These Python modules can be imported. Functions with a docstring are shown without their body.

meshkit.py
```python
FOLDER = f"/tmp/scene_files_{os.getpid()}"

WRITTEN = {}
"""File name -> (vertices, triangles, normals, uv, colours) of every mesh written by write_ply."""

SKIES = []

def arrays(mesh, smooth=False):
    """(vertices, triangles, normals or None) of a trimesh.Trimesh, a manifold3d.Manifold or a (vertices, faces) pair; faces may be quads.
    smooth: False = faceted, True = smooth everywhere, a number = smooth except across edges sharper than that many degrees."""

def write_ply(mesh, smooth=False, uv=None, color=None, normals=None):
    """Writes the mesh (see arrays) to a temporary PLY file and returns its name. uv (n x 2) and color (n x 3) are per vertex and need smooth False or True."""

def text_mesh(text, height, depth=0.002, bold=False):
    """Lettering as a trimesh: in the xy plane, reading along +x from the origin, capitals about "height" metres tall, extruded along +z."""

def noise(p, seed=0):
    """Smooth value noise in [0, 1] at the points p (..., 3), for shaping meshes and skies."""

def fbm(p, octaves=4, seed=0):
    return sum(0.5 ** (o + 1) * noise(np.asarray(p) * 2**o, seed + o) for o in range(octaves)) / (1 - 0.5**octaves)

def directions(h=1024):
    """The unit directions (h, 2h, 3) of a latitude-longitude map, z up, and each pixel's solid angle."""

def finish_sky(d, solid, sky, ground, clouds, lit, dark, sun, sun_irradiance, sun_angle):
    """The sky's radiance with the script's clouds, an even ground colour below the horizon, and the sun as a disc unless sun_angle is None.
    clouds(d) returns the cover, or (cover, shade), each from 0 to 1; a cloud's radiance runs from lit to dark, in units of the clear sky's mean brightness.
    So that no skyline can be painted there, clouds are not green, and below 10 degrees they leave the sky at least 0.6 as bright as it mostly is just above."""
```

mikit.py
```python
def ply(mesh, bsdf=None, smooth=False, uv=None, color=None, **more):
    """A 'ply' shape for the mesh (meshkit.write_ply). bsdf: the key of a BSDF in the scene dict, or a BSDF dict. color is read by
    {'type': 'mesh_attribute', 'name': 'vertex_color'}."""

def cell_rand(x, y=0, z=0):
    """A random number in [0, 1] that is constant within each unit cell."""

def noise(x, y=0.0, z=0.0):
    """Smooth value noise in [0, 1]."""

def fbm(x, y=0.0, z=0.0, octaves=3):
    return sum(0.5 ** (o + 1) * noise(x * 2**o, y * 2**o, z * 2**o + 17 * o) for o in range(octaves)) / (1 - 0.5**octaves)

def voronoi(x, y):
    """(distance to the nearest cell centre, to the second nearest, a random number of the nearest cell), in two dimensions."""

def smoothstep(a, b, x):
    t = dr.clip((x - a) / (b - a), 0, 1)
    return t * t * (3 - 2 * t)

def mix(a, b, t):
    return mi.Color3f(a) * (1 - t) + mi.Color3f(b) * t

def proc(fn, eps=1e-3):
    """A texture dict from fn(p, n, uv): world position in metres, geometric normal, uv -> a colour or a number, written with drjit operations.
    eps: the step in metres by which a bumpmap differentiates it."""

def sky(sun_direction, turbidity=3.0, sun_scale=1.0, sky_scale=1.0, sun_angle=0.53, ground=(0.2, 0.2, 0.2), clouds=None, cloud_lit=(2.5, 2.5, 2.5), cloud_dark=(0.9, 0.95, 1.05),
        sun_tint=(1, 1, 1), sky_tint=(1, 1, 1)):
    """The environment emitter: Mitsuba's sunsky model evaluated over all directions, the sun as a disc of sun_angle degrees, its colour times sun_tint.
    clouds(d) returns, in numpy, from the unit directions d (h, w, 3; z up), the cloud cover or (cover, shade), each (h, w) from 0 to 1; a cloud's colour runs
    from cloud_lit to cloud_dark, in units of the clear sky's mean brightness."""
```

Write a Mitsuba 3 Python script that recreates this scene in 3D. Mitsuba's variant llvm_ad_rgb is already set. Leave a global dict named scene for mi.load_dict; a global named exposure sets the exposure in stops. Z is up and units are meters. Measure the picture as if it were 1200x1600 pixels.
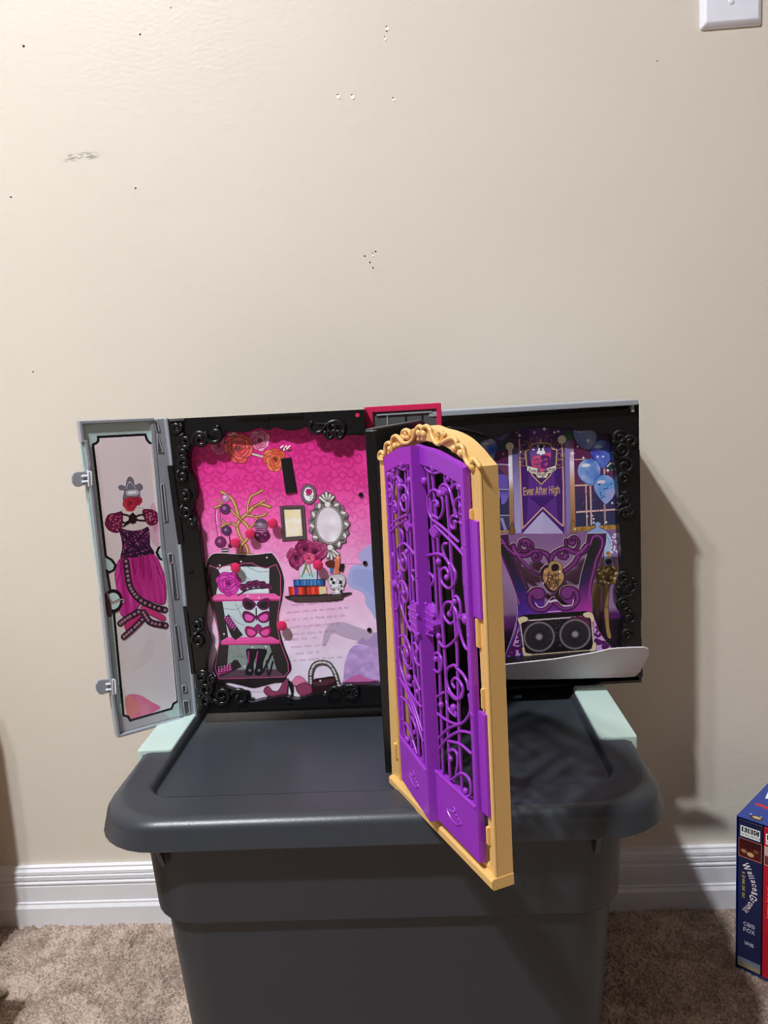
import math, random
import numpy as np, trimesh, mitsuba as mi, drjit as dr, mikit, meshkit
from mikit import proc, noise, fbm, smoothstep, mix
from shapely.geometry import Polygon, LineString, Point, MultiPolygon, box as sbox
from shapely.ops import unary_union
from shapely import affinity
from trimesh.util import concatenate as cat
T = mi.ScalarTransform4f
scene, labels = {}, {}

# ------------------------------------------------------------------ camera, light, exposure
F, PITCH, ROLL, YAW = 1215.0, math.radians(8.32), math.radians(3.35), math.radians(-2.8)
CAM = np.array([0, -0.97, 0.69])
fwd = np.array([math.sin(YAW) * math.cos(PITCH), math.cos(YAW) * math.cos(PITCH), -math.sin(PITCH)])
x0 = np.array([math.cos(YAW), -math.sin(YAW), 0])
up0 = np.cross(x0, fwd)
right = math.cos(ROLL) * x0 - math.sin(ROLL) * up0
up = math.sin(ROLL) * x0 + math.cos(ROLL) * up0
M = np.eye(4)
M[:3, 0], M[:3, 1], M[:3, 2], M[:3, 3] = -right, up, fwd, CAM
scene['camera'] = {'type': 'perspective', 'fov': 2 * math.degrees(math.atan(600 / F)), 'fov_axis': 'x', 'near_clip': 0.02, 'far_clip': 50.0, 'to_world': T(M)}
exposure = 0.0
LAMPS = [(-0.78, -1.32, 1.0), (-0.97, -1.29, 0.32)]   # two round lights set flush in the ceiling, one dimmer; up and to the left
LAMP_RADIANCE = 2420.0
LAMP_TINT = (0.955, 0.985, 1.04)

# ------------------------------------------------------------------ helpers
def lin(c):
    c = np.asarray(c, float) / 255.0
    return np.where(c <= 0.04045, c / 12.92, ((c + 0.055) / 1.055) ** 2.4)

def L3(c): return [float(x) for x in lin(c)]

def rgb(c):
    return {'type': 'rgb', 'value': [float(x) for x in lin(c)]}

def mat(name, c, rough=0.4, spec=0.5, **kw):
    d = {'type': 'principled', 'base_color': rgb(c) if not isinstance(c, dict) else c, 'roughness': rough, 'specular': spec, **kw}
    bump = d.pop('bump', None)
    if bump:
        d = {'type': 'bumpmap', 'arbitrary': proc(bump[0], bump[2] if len(bump) > 2 else 1e-3), 'scale': bump[1], 'bsdf': d}
    scene[name] = {'type': 'twosided', 'bsdf': d}
    return name

COUNT = {}
def key_for(name):
    k = COUNT.get(name, 0); COUNT[name] = k + 1
    return name if k == 0 else '%s_%03d' % (name, k)

def put(name, mesh, m, parent=None, smooth=False, **kw):
    k = key_for(name if parent is None else parent + '__' + name)
    if isinstance(mesh, (list, tuple)) and len(mesh) and isinstance(mesh[0], trimesh.Trimesh):
        mesh = cat(list(mesh))
    scene[k] = mikit.ply(mesh, m, smooth, **kw)
    return k

def tag(k, label, category=None, group=None, kind=None):
    d = {'label': label}
    if category: d['category'] = category
    if group: d['group'] = group
    if kind: d['kind'] = kind
    labels[k] = d

def unproject(pts, P, n):
    pts = np.atleast_2d(np.asarray(pts, float))
    d = fwd + (pts[:, :1] - 600) / F * right - (pts[:, 1:] - 800) / F * up
    return CAM + d * ((P - CAM) @ n / (d @ n))[:, None]

class Plane:
    """An upright plane: u runs along it, v is height above z = 0, w stands out of it towards the room."""
    def __init__(s, P, yaw):
        a = math.radians(yaw)
        s.P = np.array([P[0], P[1], 0.0]); s.u = np.array([math.cos(a), math.sin(a), 0]); s.v = np.array([0, 0, 1.0]); s.n = np.array([math.sin(a), -math.cos(a), 0])
    def loc(s, pts, w=0.0):
        q = unproject(pts, s.P + w * s.n, s.n) - s.P
        return np.stack([q @ s.u, q @ s.v], 1)
    def world(s, mesh):
        m = mesh.copy()
        V = np.asarray(m.vertices)
        m.vertices = s.P + V[:, :1] * s.u + V[:, 1:2] * s.v + V[:, 2:] * s.n
        return m

def polys(g):
    if g.is_empty: return []
    return [p for p in getattr(g, 'geoms', [g]) if p.geom_type == 'Polygon' and p.area > 1e-10]

def prism(poly, w0, w1):
    ms = []
    for p in polys(poly):
        m = trimesh.creation.extrude_polygon(p, w1 - w0, engine='earcut'); m.apply_translation([0, 0, w0]); ms.append(m)
    return cat(ms)

def slab(poly, w0, w1, b=0.0005, steps=2):
    """A prism with its upper edge eased in small steps."""
    ms = [prism(poly, w0, w1 - b)]
    for i in range(steps):
        q = poly.buffer(-b * (i + 1) / steps * 0.8, join_style=2)
        if not q.is_empty: ms.append(prism(q, w1 - b * (1 - i / steps) - (1e-5), w1 - b * (1 - (i + 1) / steps)))
    return cat(ms)

def flat(poly, w):
    ms = []
    for p in polys(poly):
        v, f = trimesh.creation.triangulate_polygon(p, engine='earcut')
        ms.append(trimesh.Trimesh(np.column_stack([v, np.full(len(v), w)]), f, process=False))
    return cat(ms) if ms else None

def spl(pts, n=6, closed=False):
    """Catmull-Rom curve through the points."""
    P = np.asarray(pts, float)
    if len(P) < 3: return P
    P = np.vstack([P[-1:], P, P[:2]]) if closed else np.vstack([2 * P[0] - P[1], P, 2 * P[-1] - P[-2]])
    out = []
    t = np.linspace(0, 1, n, endpoint=False)[:, None]
    for i in range(len(P) - 3):
        a, b, c, d = P[i:i + 4]
        out.append(0.5 * (2 * b + (c - a) * t + (2 * a - 5 * b + 4 * c - d) * t ** 2 + (3 * b - a - 3 * c + d) * t ** 3))
    out = np.vstack(out)
    return out if closed else np.vstack([out, P[-2]])

def sweep(path, prof, closed=False, wave=None):
    """Sweeps a closed profile of (sideways, w) points along a path in the plane, mitred."""
    P = np.asarray(path, float); prof = np.asarray(prof, float); n, k = len(P), len(prof)
    nx = np.roll(P, -1, 0) - P; pv = P - np.roll(P, 1, 0)
    if not closed: nx[-1] = pv[-1]; pv[0] = nx[0]
    nx /= np.linalg.norm(nx, axis=1, keepdims=True) + 1e-12; pv /= np.linalg.norm(pv, axis=1, keepdims=True) + 1e-12
    t = nx + pv; t /= np.linalg.norm(t, axis=1, keepdims=True) + 1e-12
    s = 1 / np.clip((t * nx).sum(1), 0.5, 1)
    N = np.stack([-t[:, 1], t[:, 0]], 1) * s[:, None]
    V = np.zeros((n, k, 3))
    V[:, :, :2] = P[:, None] + N[:, None] * prof[None, :, :1]
    V[:, :, 2] = prof[:, 1]
    if wave is not None: V[:, :, 2] += np.asarray(wave)[:, None]
    f = []
    for i in range(n if closed else n - 1):
        j = (i + 1) % n
        for a in range(k):
            b = (a + 1) % k
            f += [[i * k + a, j * k + a, j * k + b], [i * k + a, j * k + b, i * k + b]]
    V = V.reshape(-1, 3).tolist()
    if not closed:
        for e, flip in ((0, False), (n - 1, True)):
            V.append(list(np.mean(V[e * k:(e + 1) * k], 0)))
            for a in range(k):
                b = (a + 1) % k
                f.append([len(V) - 1, e * k + (b if flip else a), e * k + (a if flip else b)][::1])
    m = trimesh.Trimesh(V, f, process=False)
    if m.volume < 0: m.invert()
    return m

def ring(r, w, k=8, flatten=1.0):
    a = np.linspace(0, 2 * math.pi, k, endpoint=False)
    return np.stack([r * np.cos(a), w + flatten * r * np.sin(a)], 1)

def tube(path, r, w, k=7, closed=False, flatten=1.0):
    m = sweep(path, ring(r, w, k, flatten), closed)
    if not closed:
        ends = [ball(path[0], r, w, flatten), ball(path[-1], r, w, flatten)]
        m = cat([m] + ends)
    return m

def ball(c, r, w, flatten=1.0, sub=1, sx=1.0, sy=1.0):
    m = trimesh.creation.icosphere(subdivisions=sub, radius=r)
    m.apply_scale([sx, sy, flatten]); m.apply_translation([c[0], c[1], w]); return m

def spiral(c, r0, r1, a0, turns, n=16):
    t = np.linspace(0, 1, max(6, int(n * abs(turns))))
    a = math.radians(a0) + t * turns * 2 * math.pi; r = r0 + (r1 - r0) * t
    return np.stack([c[0] + r * np.cos(a), c[1] + r * np.sin(a)], 1)

def bx(lo, hi):
    m = trimesh.creation.box(extents=np.subtract(hi, lo)); m.apply_translation(np.add(lo, hi) / 2); return m

def rrect(x0, x1, y0, y1, r, k=7):
    out = []
    for cx, cy, a in ((x1 - r, y1 - r, 0), (x0 + r, y1 - r, 90), (x0 + r, y0 + r, 180), (x1 - r, y0 + r, 270)):
        for t in np.radians(np.linspace(a, a + 90, k)): out.append((cx + r * math.cos(t), cy + r * math.sin(t)))
    return np.array(out)

def loft(loops, cap0=True, cap1=True):
    L = [np.asarray(l, float) for l in loops]; n = len(L[0]); V = np.vstack(L).tolist(); f = []
    for i in range(len(L) - 1):
        for a in range(n):
            b = (a + 1) % n
            f += [[i * n + a, i * n + b, (i + 1) * n + b], [i * n + a, (i + 1) * n + b, (i + 1) * n + a]]
    for do, base, flip in ((cap0, 0, True), (cap1, (len(L) - 1) * n, False)):
        if do:
            V.append(list(np.mean(V[base:base + n], 0))); c = len(V) - 1
            for a in range(n):
                b = (a + 1) % n
                f.append([c, base + b, base + a] if flip else [c, base + a, base + b])
    return trimesh.Trimesh(V, f, process=False)

def at_z(pts, z): return np.column_stack([pts, np.full(len(pts), z)])

def rbox(lo, hi, r=0.003, k=4):
    lo, hi = np.asarray(lo, float), np.asarray(hi, float)
    L = []
    for t in np.radians(np.linspace(0, 90, 4)):
        L.append((r * (1 - math.sin(t)), lo[2] + r * (1 - math.cos(t))))
    for t in np.radians(np.linspace(90, 0, 4)):
        L.append((r * (1 - math.sin(t)), hi[2] - r * (1 - math.cos(t))))
    R = max(r * 1.05, 1e-4)
    return loft([at_z(rrect(lo[0] + i, hi[0] - i, lo[1] + i, hi[1] - i, max(R - i, 1e-4), k), z) for i, z in L])

class Print:
    """A flat printed sheet: coloured shapes laid over one another by a few microns of ink each."""
    def __init__(s, pl, w): s.pl, s.w, s.k, s.v, s.f, s.c, s.n, s.clip = pl, w, 0, [], [], [], 0, None
    def loc(s, pts): return s.pl.loc(pts, s.w)
    def add(s, poly, col, size=None):
        if not hasattr(poly, 'geom_type'):
            poly = Polygon(s.loc(poly)).buffer(0)
        if s.clip is not None: poly = poly.intersection(s.clip)
        m = flat(poly, 0.0)
        if m is None: return
        V, Fa = np.asarray(m.vertices)[:, :2], np.asarray(m.faces)
        if size:
            V3, Fa = trimesh.remesh.subdivide_to_size(np.column_stack([V, V[:, 0] * 0]), Fa, size, max_iter=12); V = V3[:, :2]
        C = lin(col(V)) if callable(col) else np.tile(lin(col), (len(V), 1))
        s.k += 1
        s.v.append(np.column_stack([V, np.full(len(V), s.w + s.k * 1.2e-6)])); s.f.append(Fa + s.n); s.c.append(C); s.n += len(V)
    def curve(s, pts, width, col, closed=False, n=6):
        q = spl(s.loc(pts), n, closed)
        s.add((LineString(np.vstack([q, q[:1]])) if closed else LineString(q)).buffer(width / 2), col)
    def line(s, pts, width, col): s.add(LineString(s.loc(pts)).buffer(width / 2, cap_style=2), col)
    def blob(s, pts, col, out=None, ow=0.0004, n=6, size=None):
        p = Polygon(spl(s.loc(pts), n, True)).buffer(0)
        if out is not None: s.add(p.buffer(ow), out)
        s.add(p, col, size)
    def disc(s, c, r, col, out=None, ow=0.0004, sx=1.0, sy=1.0):
        q = s.loc([c])[0]; p = affinity.scale(Point(q).buffer(r, 10), sx, sy)
        if out is not None: s.add(p.buffer(ow), out)
        s.add(p, col)
    def text(s, txt, c, h, col, rot=0.0, bold=False, sx=1.0, anchor='l', shear=0.0):
        """Lettering that starts (or is centred) at picture point c, h metres tall."""
        m = meshkit.text_mesh(txt, h, 0.001, bold)
        V, Fa = np.asarray(m.vertices), np.asarray(m.faces)
        keep = (V[Fa][:, :, 2] > 0.0009).all(1); Fa = Fa[keep]
        V2 = V[:, :2] * [sx, 1]
        if anchor == 'c': V2 = V2 - (V2.min(0) + V2.max(0)) / 2
        V2[:, 0] += shear * V2[:, 1]
        a = math.radians(rot); V2 = V2 @ np.array([[math.cos(a), math.sin(a)], [-math.sin(a), math.cos(a)]]) + s.loc([c])[0]
        s.k += 1
        s.v.append(np.column_stack([V2, np.full(len(V2), s.w + s.k * 1.2e-6)])); s.f.append(Fa + s.n); s.c.append(np.tile(lin(col), (len(V2), 1))); s.n += len(V2)
    def rose(s, c, r, dark, mid, light, seed=0, sx=1.0, sy=1.0):
        rg = random.Random(seed); q = s.loc([c])[0]
        def petal(rad, ang, size, col):
            pts = []
            for k in range(14):
                a = 2 * math.pi * k / 14; rr = size * (1 + 0.14 * math.sin(2 * a + ang) + rg.uniform(-.05, .05))
                pts.append((q[0] + sx * (rad * math.cos(ang) + rr * math.cos(a)), q[1] + sy * (rad * math.sin(ang) + rr * math.sin(a))))
            p = Polygon(pts).buffer(0)
            s.add(p.buffer(r * 0.04), dark); s.add(p, col)
        mixc = lambda t: tuple(np.asarray(mid) * (1 - t) + np.asarray(light) * t)
        for ringr, size, num in ((0.55, 0.5, 7), (0.38, 0.42, 6), (0.22, 0.32, 5)):
            o = rg.uniform(0, 6)
            for k in range(num): petal(r * ringr, o + 2 * math.pi * k / num, r * size, mixc(rg.uniform(0, 1)))
        petal(0, 0, r * 0.26, mid); 
        for k in range(3):
            sp = spiral(q, r * (0.24 - 0.07 * k), r * (0.1 - 0.03 * k), rg.uniform(0, 360), 0.8)
            s.add(LineString(sp).buffer(r * 0.035), dark)
    def mesh(s):
        v = np.vstack(s.v); f = np.vstack(s.f)
        n = np.cross(v[f[:, 1]] - v[f[:, 0]], v[f[:, 2]] - v[f[:, 0]])[:, 2]
        f[n < 0] = f[n < 0][:, ::-1]
        return s.pl.world(trimesh.Trimesh(v, f, process=False)), np.vstack(s.c)
    def put(s, name, parent, m='printed_card'):
        me, c = s.mesh(); return put(name, me, m, parent, color=c)

# ------------------------------------------------------------------ materials
_sc = unproject([(128, 243)], np.zeros(3), np.array([0, -1.0, 0]))[0]; SCUFF = (-float(_sc[0]), float(_sc[2]))
def wall_col(p, n, uv):
    base = mi.Color3f([float(x) for x in lin((222, 214, 199))])
    m = 0.985 + 0.03 * fbm(p.x * 9, p.y * 9 + 3, p.z * 9)
    # grey scuff left by something that rubbed along the paint
    a = (p.x + SCUFF[0]) * 0.99 + (p.z - SCUFF[1]) * 0.05; b = (p.z - SCUFF[1]) - 0.06 * (p.x + SCUFF[0])
    s = smoothstep(0.028, 0.012, dr.abs(a)) * smoothstep(0.0055, 0.002, dr.abs(b + 0.002 * noise(p.x * 160, 1))) * smoothstep(0.35, 0.62, noise(p.x * 260, p.z * 900, 5)) 
    return base * m * (1 - 0.45 * s)

def wall_bump(p, n, uv):
    return smoothstep(0.25, 0.85, noise(p.x * 330, p.y * 330, p.z * 330)) * 0.6 + 0.4 * fbm(p.x * 700, p.y * 700, p.z * 700, 2)

mat('wall_paint', proc(wall_col), 0.42, 0.24, bump=(wall_bump, 0.00014, 4e-4))
mat('plain_wall_paint', (165, 160, 153), 0.6, 0.3)
mat('ceiling_paint', (205, 204, 202), 0.8, 0.2)
mat('white_trim', (226, 226, 229), 0.35, 0.5)
mat('white_plastic', (236, 238, 248), 0.3, 0.5)
mat('hole_dark', (70, 58, 48), 0.9, 0.1)
mat('filler_white', (250, 248, 244), 0.8, 0.2)
def carpet_col(p, n, uv):
    t = fbm(p.x * 60, p.y * 60, 0, 3); g = noise(p.x * 620, p.y * 620, p.z * 620)
    c = mix(L3((140, 122, 109)), L3((194, 175, 161)), smoothstep(0.25, 0.75, 0.45 * t + 0.55 * g))
    return c * (0.85 + 0.3 * noise(p.x * 14, p.y * 14, 4))
scene['carpet_pile'] = {'type': 'twosided', 'bsdf': {'type': 'diffuse', 'reflectance': proc(carpet_col)}}
def tote_bump(p, n, uv): return fbm(p.x * 900, p.y * 900, p.z * 900, 2)
mat('tote_plastic', (50, 54, 60), 0.36, 0.5, bump=(tote_bump, 0.00006, 3e-4))
mat('tote_body_plastic', (44, 48, 54), 0.42, 0.45, bump=(tote_bump, 0.00006, 3e-4))
mat('mint_plastic', (186, 208, 198), 0.35, 0.5)
mat('black_plastic', (13, 13, 15), 0.28, 0.5)
mat('black_matte', (10, 10, 12), 0.5, 0.4)
mat('dark_grey_plastic', (84, 84, 86), 0.4, 0.5)
mat('grey_plastic', (150, 155, 162), 0.35, 0.5)
mat('pale_green_plastic', (168, 190, 186), 0.4, 0.5)
mat('pink_plastic', (214, 40, 92), 0.35, 0.5)
mat('purple_plastic', (140, 48, 176), 0.3, 0.5)
mat('gold_plastic', (220, 178, 110), 0.34, 0.5, metallic=0.1)
mat('white_card', (214, 206, 212), 0.6, 0.3)
mat('card_edge', (196, 180, 150), 0.8, 0.2)
mat('printed_card', {'type': 'mesh_attribute', 'name': 'vertex_color'}, 0.38, 0.4)
mat('steel', (180, 180, 185), 0.3, 0.5, metallic=0.9)
mat('brown_paper', (168, 134, 98), 0.8, 0.2)
mat('pale_wood', (206, 186, 172), 0.6, 0.3)
mat('frosted_glass', (250, 245, 235), 0.5, 0.4)

# ------------------------------------------------------------------ the room
XL, XR, YF, H = -2.6, 2.5, -4.7, 2.44
def quad(name, pts, m, kind='structure', label=None):
    k = put(name, trimesh.Trimesh(np.array(pts, float), [[0, 1, 2], [0, 2, 3]], process=False), m, uv=np.array([[0, 0], [1, 0], [1, 1], [0, 1]]) * 4.0)
    tag(k, label or name.replace('_', ' '), kind=kind); return k
quad('wall_back', [(XL, 0, 0), (XR, 0, 0), (XR, 0, H), (XL, 0, H)], 'wall_paint', label='beige painted wall with a faint roller texture')
quad('wall_left', [(XL, YF, 0), (XL, 0, 0), (XL, 0, H), (XL, YF, H)], 'plain_wall_paint')
quad('wall_right', [(XR, 0, 0), (XR, YF, 0), (XR, YF, H), (XR, 0, H)], 'plain_wall_paint')
quad('wall_front', [(XR, YF, 0), (XL, YF, 0), (XL, YF, H), (XR, YF, H)], 'plain_wall_paint')
quad('ceiling', [(XL, 0, H), (XR, 0, H), (XR, YF, H), (XL, YF, H)], 'ceiling_paint')
quad('floor', [(XL, YF, -0.004), (XR, YF, -0.004), (XR, 0, -0.004), (XL, 0, -0.004)], 'carpet_pile', label='floor under the beige carpet')

# carpet pile where the photograph looks down on it
def carpet(xa, xb, ya, yb, step, seed):
    xs = np.arange(xa, xb, step); ys = np.arange(ya, yb, step)
    X, Y = np.meshgrid(xs, ys); rg = np.random.default_rng(seed)
    X = X + rg.uniform(-.3, .3, X.shape) * step; Y = Y + rg.uniform(-.3, .3, Y.shape) * step
    P = np.stack([X, Y, X * 0], -1)
    Z = 0.0042 * meshkit.noise(P * 440, seed) + 0.003 * meshkit.noise(P * 150, seed + 5) + 0.004 * meshkit.noise(P * 28, seed + 9) - 0.006
    for cx, cy, r in ((-0.423, -0.056, 0.016), (-0.567, -0.012, 0.014)):   # dents left by furniture feet
        d = np.hypot(X - cx, Y - cy)
        Z -= 0.006 * np.exp(-((d - r) / 0.004) ** 2) * (np.arctan2(Y - cy, X - cx) < 0.6)
    n, m = len(ys), len(xs); i = np.arange(n * m).reshape(n, m)
    a, b, c, d = i[:-1, :-1].ravel(), i[:-1, 1:].ravel(), i[1:, 1:].ravel(), i[1:, :-1].ravel()
    return trimesh.Trimesh(np.stack([X, Y, Z], -1).reshape(-1, 3), np.vstack([np.stack([a, b, c], 1), np.stack([a, c, d], 1)]), process=False)
k = put('carpet_pile_tufts', cat([carpet(-0.66, -0.238, -0.42, 0.0, 0.0011, 3), carpet(0.140, 0.58, -0.42, 0.0, 0.0011, 8)]), 'carpet_pile', smooth=True)
tag(k, 'short beige cut pile carpet along the white baseboard', 'carpet', kind='stuff')

# baseboard: a moulded profile of fillets and a flat plinth
prof = [(0, -0.01), (0.0165, -0.01), (0.0165, 0.026), (0.0135, 0.030), (0.0135, 0.0325), (0.0115, 0.0335), (0.0115, 0.055), (0.010, 0.0575), (0.012, 0.0585), (0.012, 0.0605), (0.0085, 0.0625), (0.0105, 0.0640), (0.0105, 0.0690), (0.008, 0.0705), (0.0095, 0.0718), (0.0090, 0.0755), (0.006, 0.0785), (0.006, 0.0808), (0.0, 0.0815)]
pv = np.array(prof); n = len(pv)
V = np.vstack([np.column_stack([np.full(n, XL), -pv[:, 0], pv[:, 1]]), np.column_stack([np.full(n, XR), -pv[:, 0], pv[:, 1]])])
Fc = []
for i in range(n - 1): Fc += [[i, i + n, i + 1 + n], [i, i + 1 + n, i + 1]]
k = put('baseboard_back', trimesh.Trimesh(V, Fc, process=False), 'white_trim'); tag(k, 'white moulded baseboard', kind='structure')

WALL = Plane((0, 0), 0)
# nail holes and small chips in the paint
for i, (px, py, r, chip) in enumerate([(37, 72, 2.0, 0), (219, 54, 1.7, 0), (17, 308, 1.5, 0), (212, 294, 1.6, 0), (52, 581, 1.3, 0), (604, 42, 1.5, 1), (604, 49, 1.0, 0), (601, 58, 1.5, 1), (528, 148.5, 1.8, 1), (550, 149, 1.8, 1), (614, 153, 1.2, 1), (615, 156, 1.2, 0), (570, 400, 1.4, 0), (578, 410, 1.4, 0), (583, 418.5, 1.4, 0), (587, 393, 1.5, 0), (582, 396, 1.2, 1), (267, 12, 1.0, 0), (1027, 95, 1.0, 0)]):
    c = WALL.loc([(px, py)])[0]; rg = random.Random(i)
    p = Polygon([(c[0] + r * 0.00078 * rg.uniform(.7, 1.2) * math.cos(a), c[1] + r * 0.00078 * rg.uniform(.7, 1.2) * math.sin(a)) for a in np.linspace(0, 2 * math.pi, 9)[:-1]])
    put('nail_hole', WALL.world(prism(p, 0.0, 0.00025)), 'hole_dark', 'wall_back')
    if chip:
        q = affinity.translate(affinity.scale(p, 1.7, 1.9), 0.0006, -0.0022)
        put('paint_chip', WALL.world(prism(q, 0.0, 0.0007)), 'filler_white', 'wall_back')

# wall plate at the upper right, its top outside the picture
c0 = WALL.loc([(1093.5, 45.5)])[0]; c1 = WALL.loc([(1188.5, 41.5)])[0]
w = c1[0] - c0[0]; zb = 0.5 * (c0[1] + c1[1]); xm = 0.5 * (c0[0] + c1[0]); hh = w * 114 / 70
L = [[(x, -d, z) for x, z in rrect(xm - w / 2 + i, xm + w / 2 - i, zb + i, zb + hh - i, 0.002)] for i, d in ((0, 0), (0, 0.0015), (0.001, 0.0032), (0.0045, 0.0058), (0.0062, 0.0064))]
put('plate', loft(L), 'white_plastic', 'switch_plate', smooth=30)
tag('switch_plate', 'white switch plate on the beige wall, cut off by the top edge of the photo', 'switch plate')
cs = WALL.loc([(1143, 2)], 0.0064)[0]
m = trimesh.creation.icosphere(subdivisions=3, radius=0.0035); m.apply_scale([1, 0.4, 1]); m.apply_translation([cs[0], -0.0064, cs[1]])
slot = bx((cs[0] - 0.0032, -0.0081, cs[1] - 0.0004), (cs[0] + 0.0032, -0.0074, cs[1] + 0.0004))
put('screw', m, 'white_plastic', 'switch_plate', smooth=True)
put('toggle', rbox((xm - 0.005, -0.018, zb + hh / 2 - 0.011), (xm + 0.005, -0.006, zb + hh / 2 + 0.011), 0.002), 'white_plastic', 'switch_plate')

# ceiling lamp outside the frame: the light of the photograph
for i, (lx, ly, power) in enumerate(LAMPS):
    name = key_for('ceiling_lamp')
    rimm = sweep(rrect(lx - 0.065, lx + 0.065, ly - 0.065, ly + 0.065, 0.0649, 9), [(-0.012, H - 0.0005), (-0.012, H - 0.006), (-0.006, H - 0.010), (0.008, H - 0.008), (0.012, H - 0.0005)], True)
    put('trim', rimm, 'white_plastic', name, smooth=30)
    m = trimesh.creation.cylinder(radius=0.05, height=0.003, sections=40); m.apply_translation([lx, ly, H - 0.0045])
    a_ = np.linspace(0, 2 * math.pi, 40, endpoint=False)
    disc = trimesh.Trimesh(np.vstack([np.stack([lx + 0.05 * np.cos(a_), ly + 0.05 * np.sin(a_), a_ * 0 + H - 0.0065], 1), [[lx, ly, H - 0.0065]]]), [[(q + 1) % 40, q, 40] for q in range(40)], process=False)
    k = put('lens', disc, 'frosted_glass', name)
    scene[k]['emitter'] = {'type': 'area', 'radiance': {'type': 'rgb', 'value': [LAMP_RADIANCE * power * t for t in LAMP_TINT]}}
    tag(name, 'round flush ceiling lamp ' + ('nearer the middle of the room' if i == 0 else 'nearer the left wall'), 'ceiling lamp')

# ------------------------------------------------------------------ storage tote
ZL = 0.3565
LX0, LX1, LY0, LY1 = -0.2945, 0.1945, -0.3875, -0.03
def lid_loop(i, z, r): return at_z(rrect(LX0 + i, LX1 - i, LY0 + i, LY1 - i, r, 9), z)
loops = [lid_loop(0.010, 0.3315, 0.050), lid_loop(0.001, 0.3312, 0.058), lid_loop(0.0, 0.3325, 0.058), lid_loop(0.001, 0.338, 0.058)]
for t in np.radians(np.linspace(0, 90, 8)):
    loops.append(lid_loop(0.003 + 0.012 * (1 - math.cos(t)), 0.3445 + 0.012 * math.sin(t), 0.056))
def rec(i, z): return at_z(rrect(-0.2555 + i, 0.1555 - i, -0.340 + i * 1.2, -0.075 - i, 0.024, 9), z)
loops += [rec(-0.004, ZL), rec(-0.001, ZL - 0.0008), rec(0.0006, ZL - 0.003), rec(0.0022, ZL - 0.0075), rec(0.005, ZL - 0.0088)]
put('lid', loft(loops), 'tote_plastic', 'storage_tote', smooth=40)
def body(x0, x1, y0, y1, z, r): return at_z(rrect(x0, x1, y0, y1, r, 9), z)
BL = []
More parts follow.
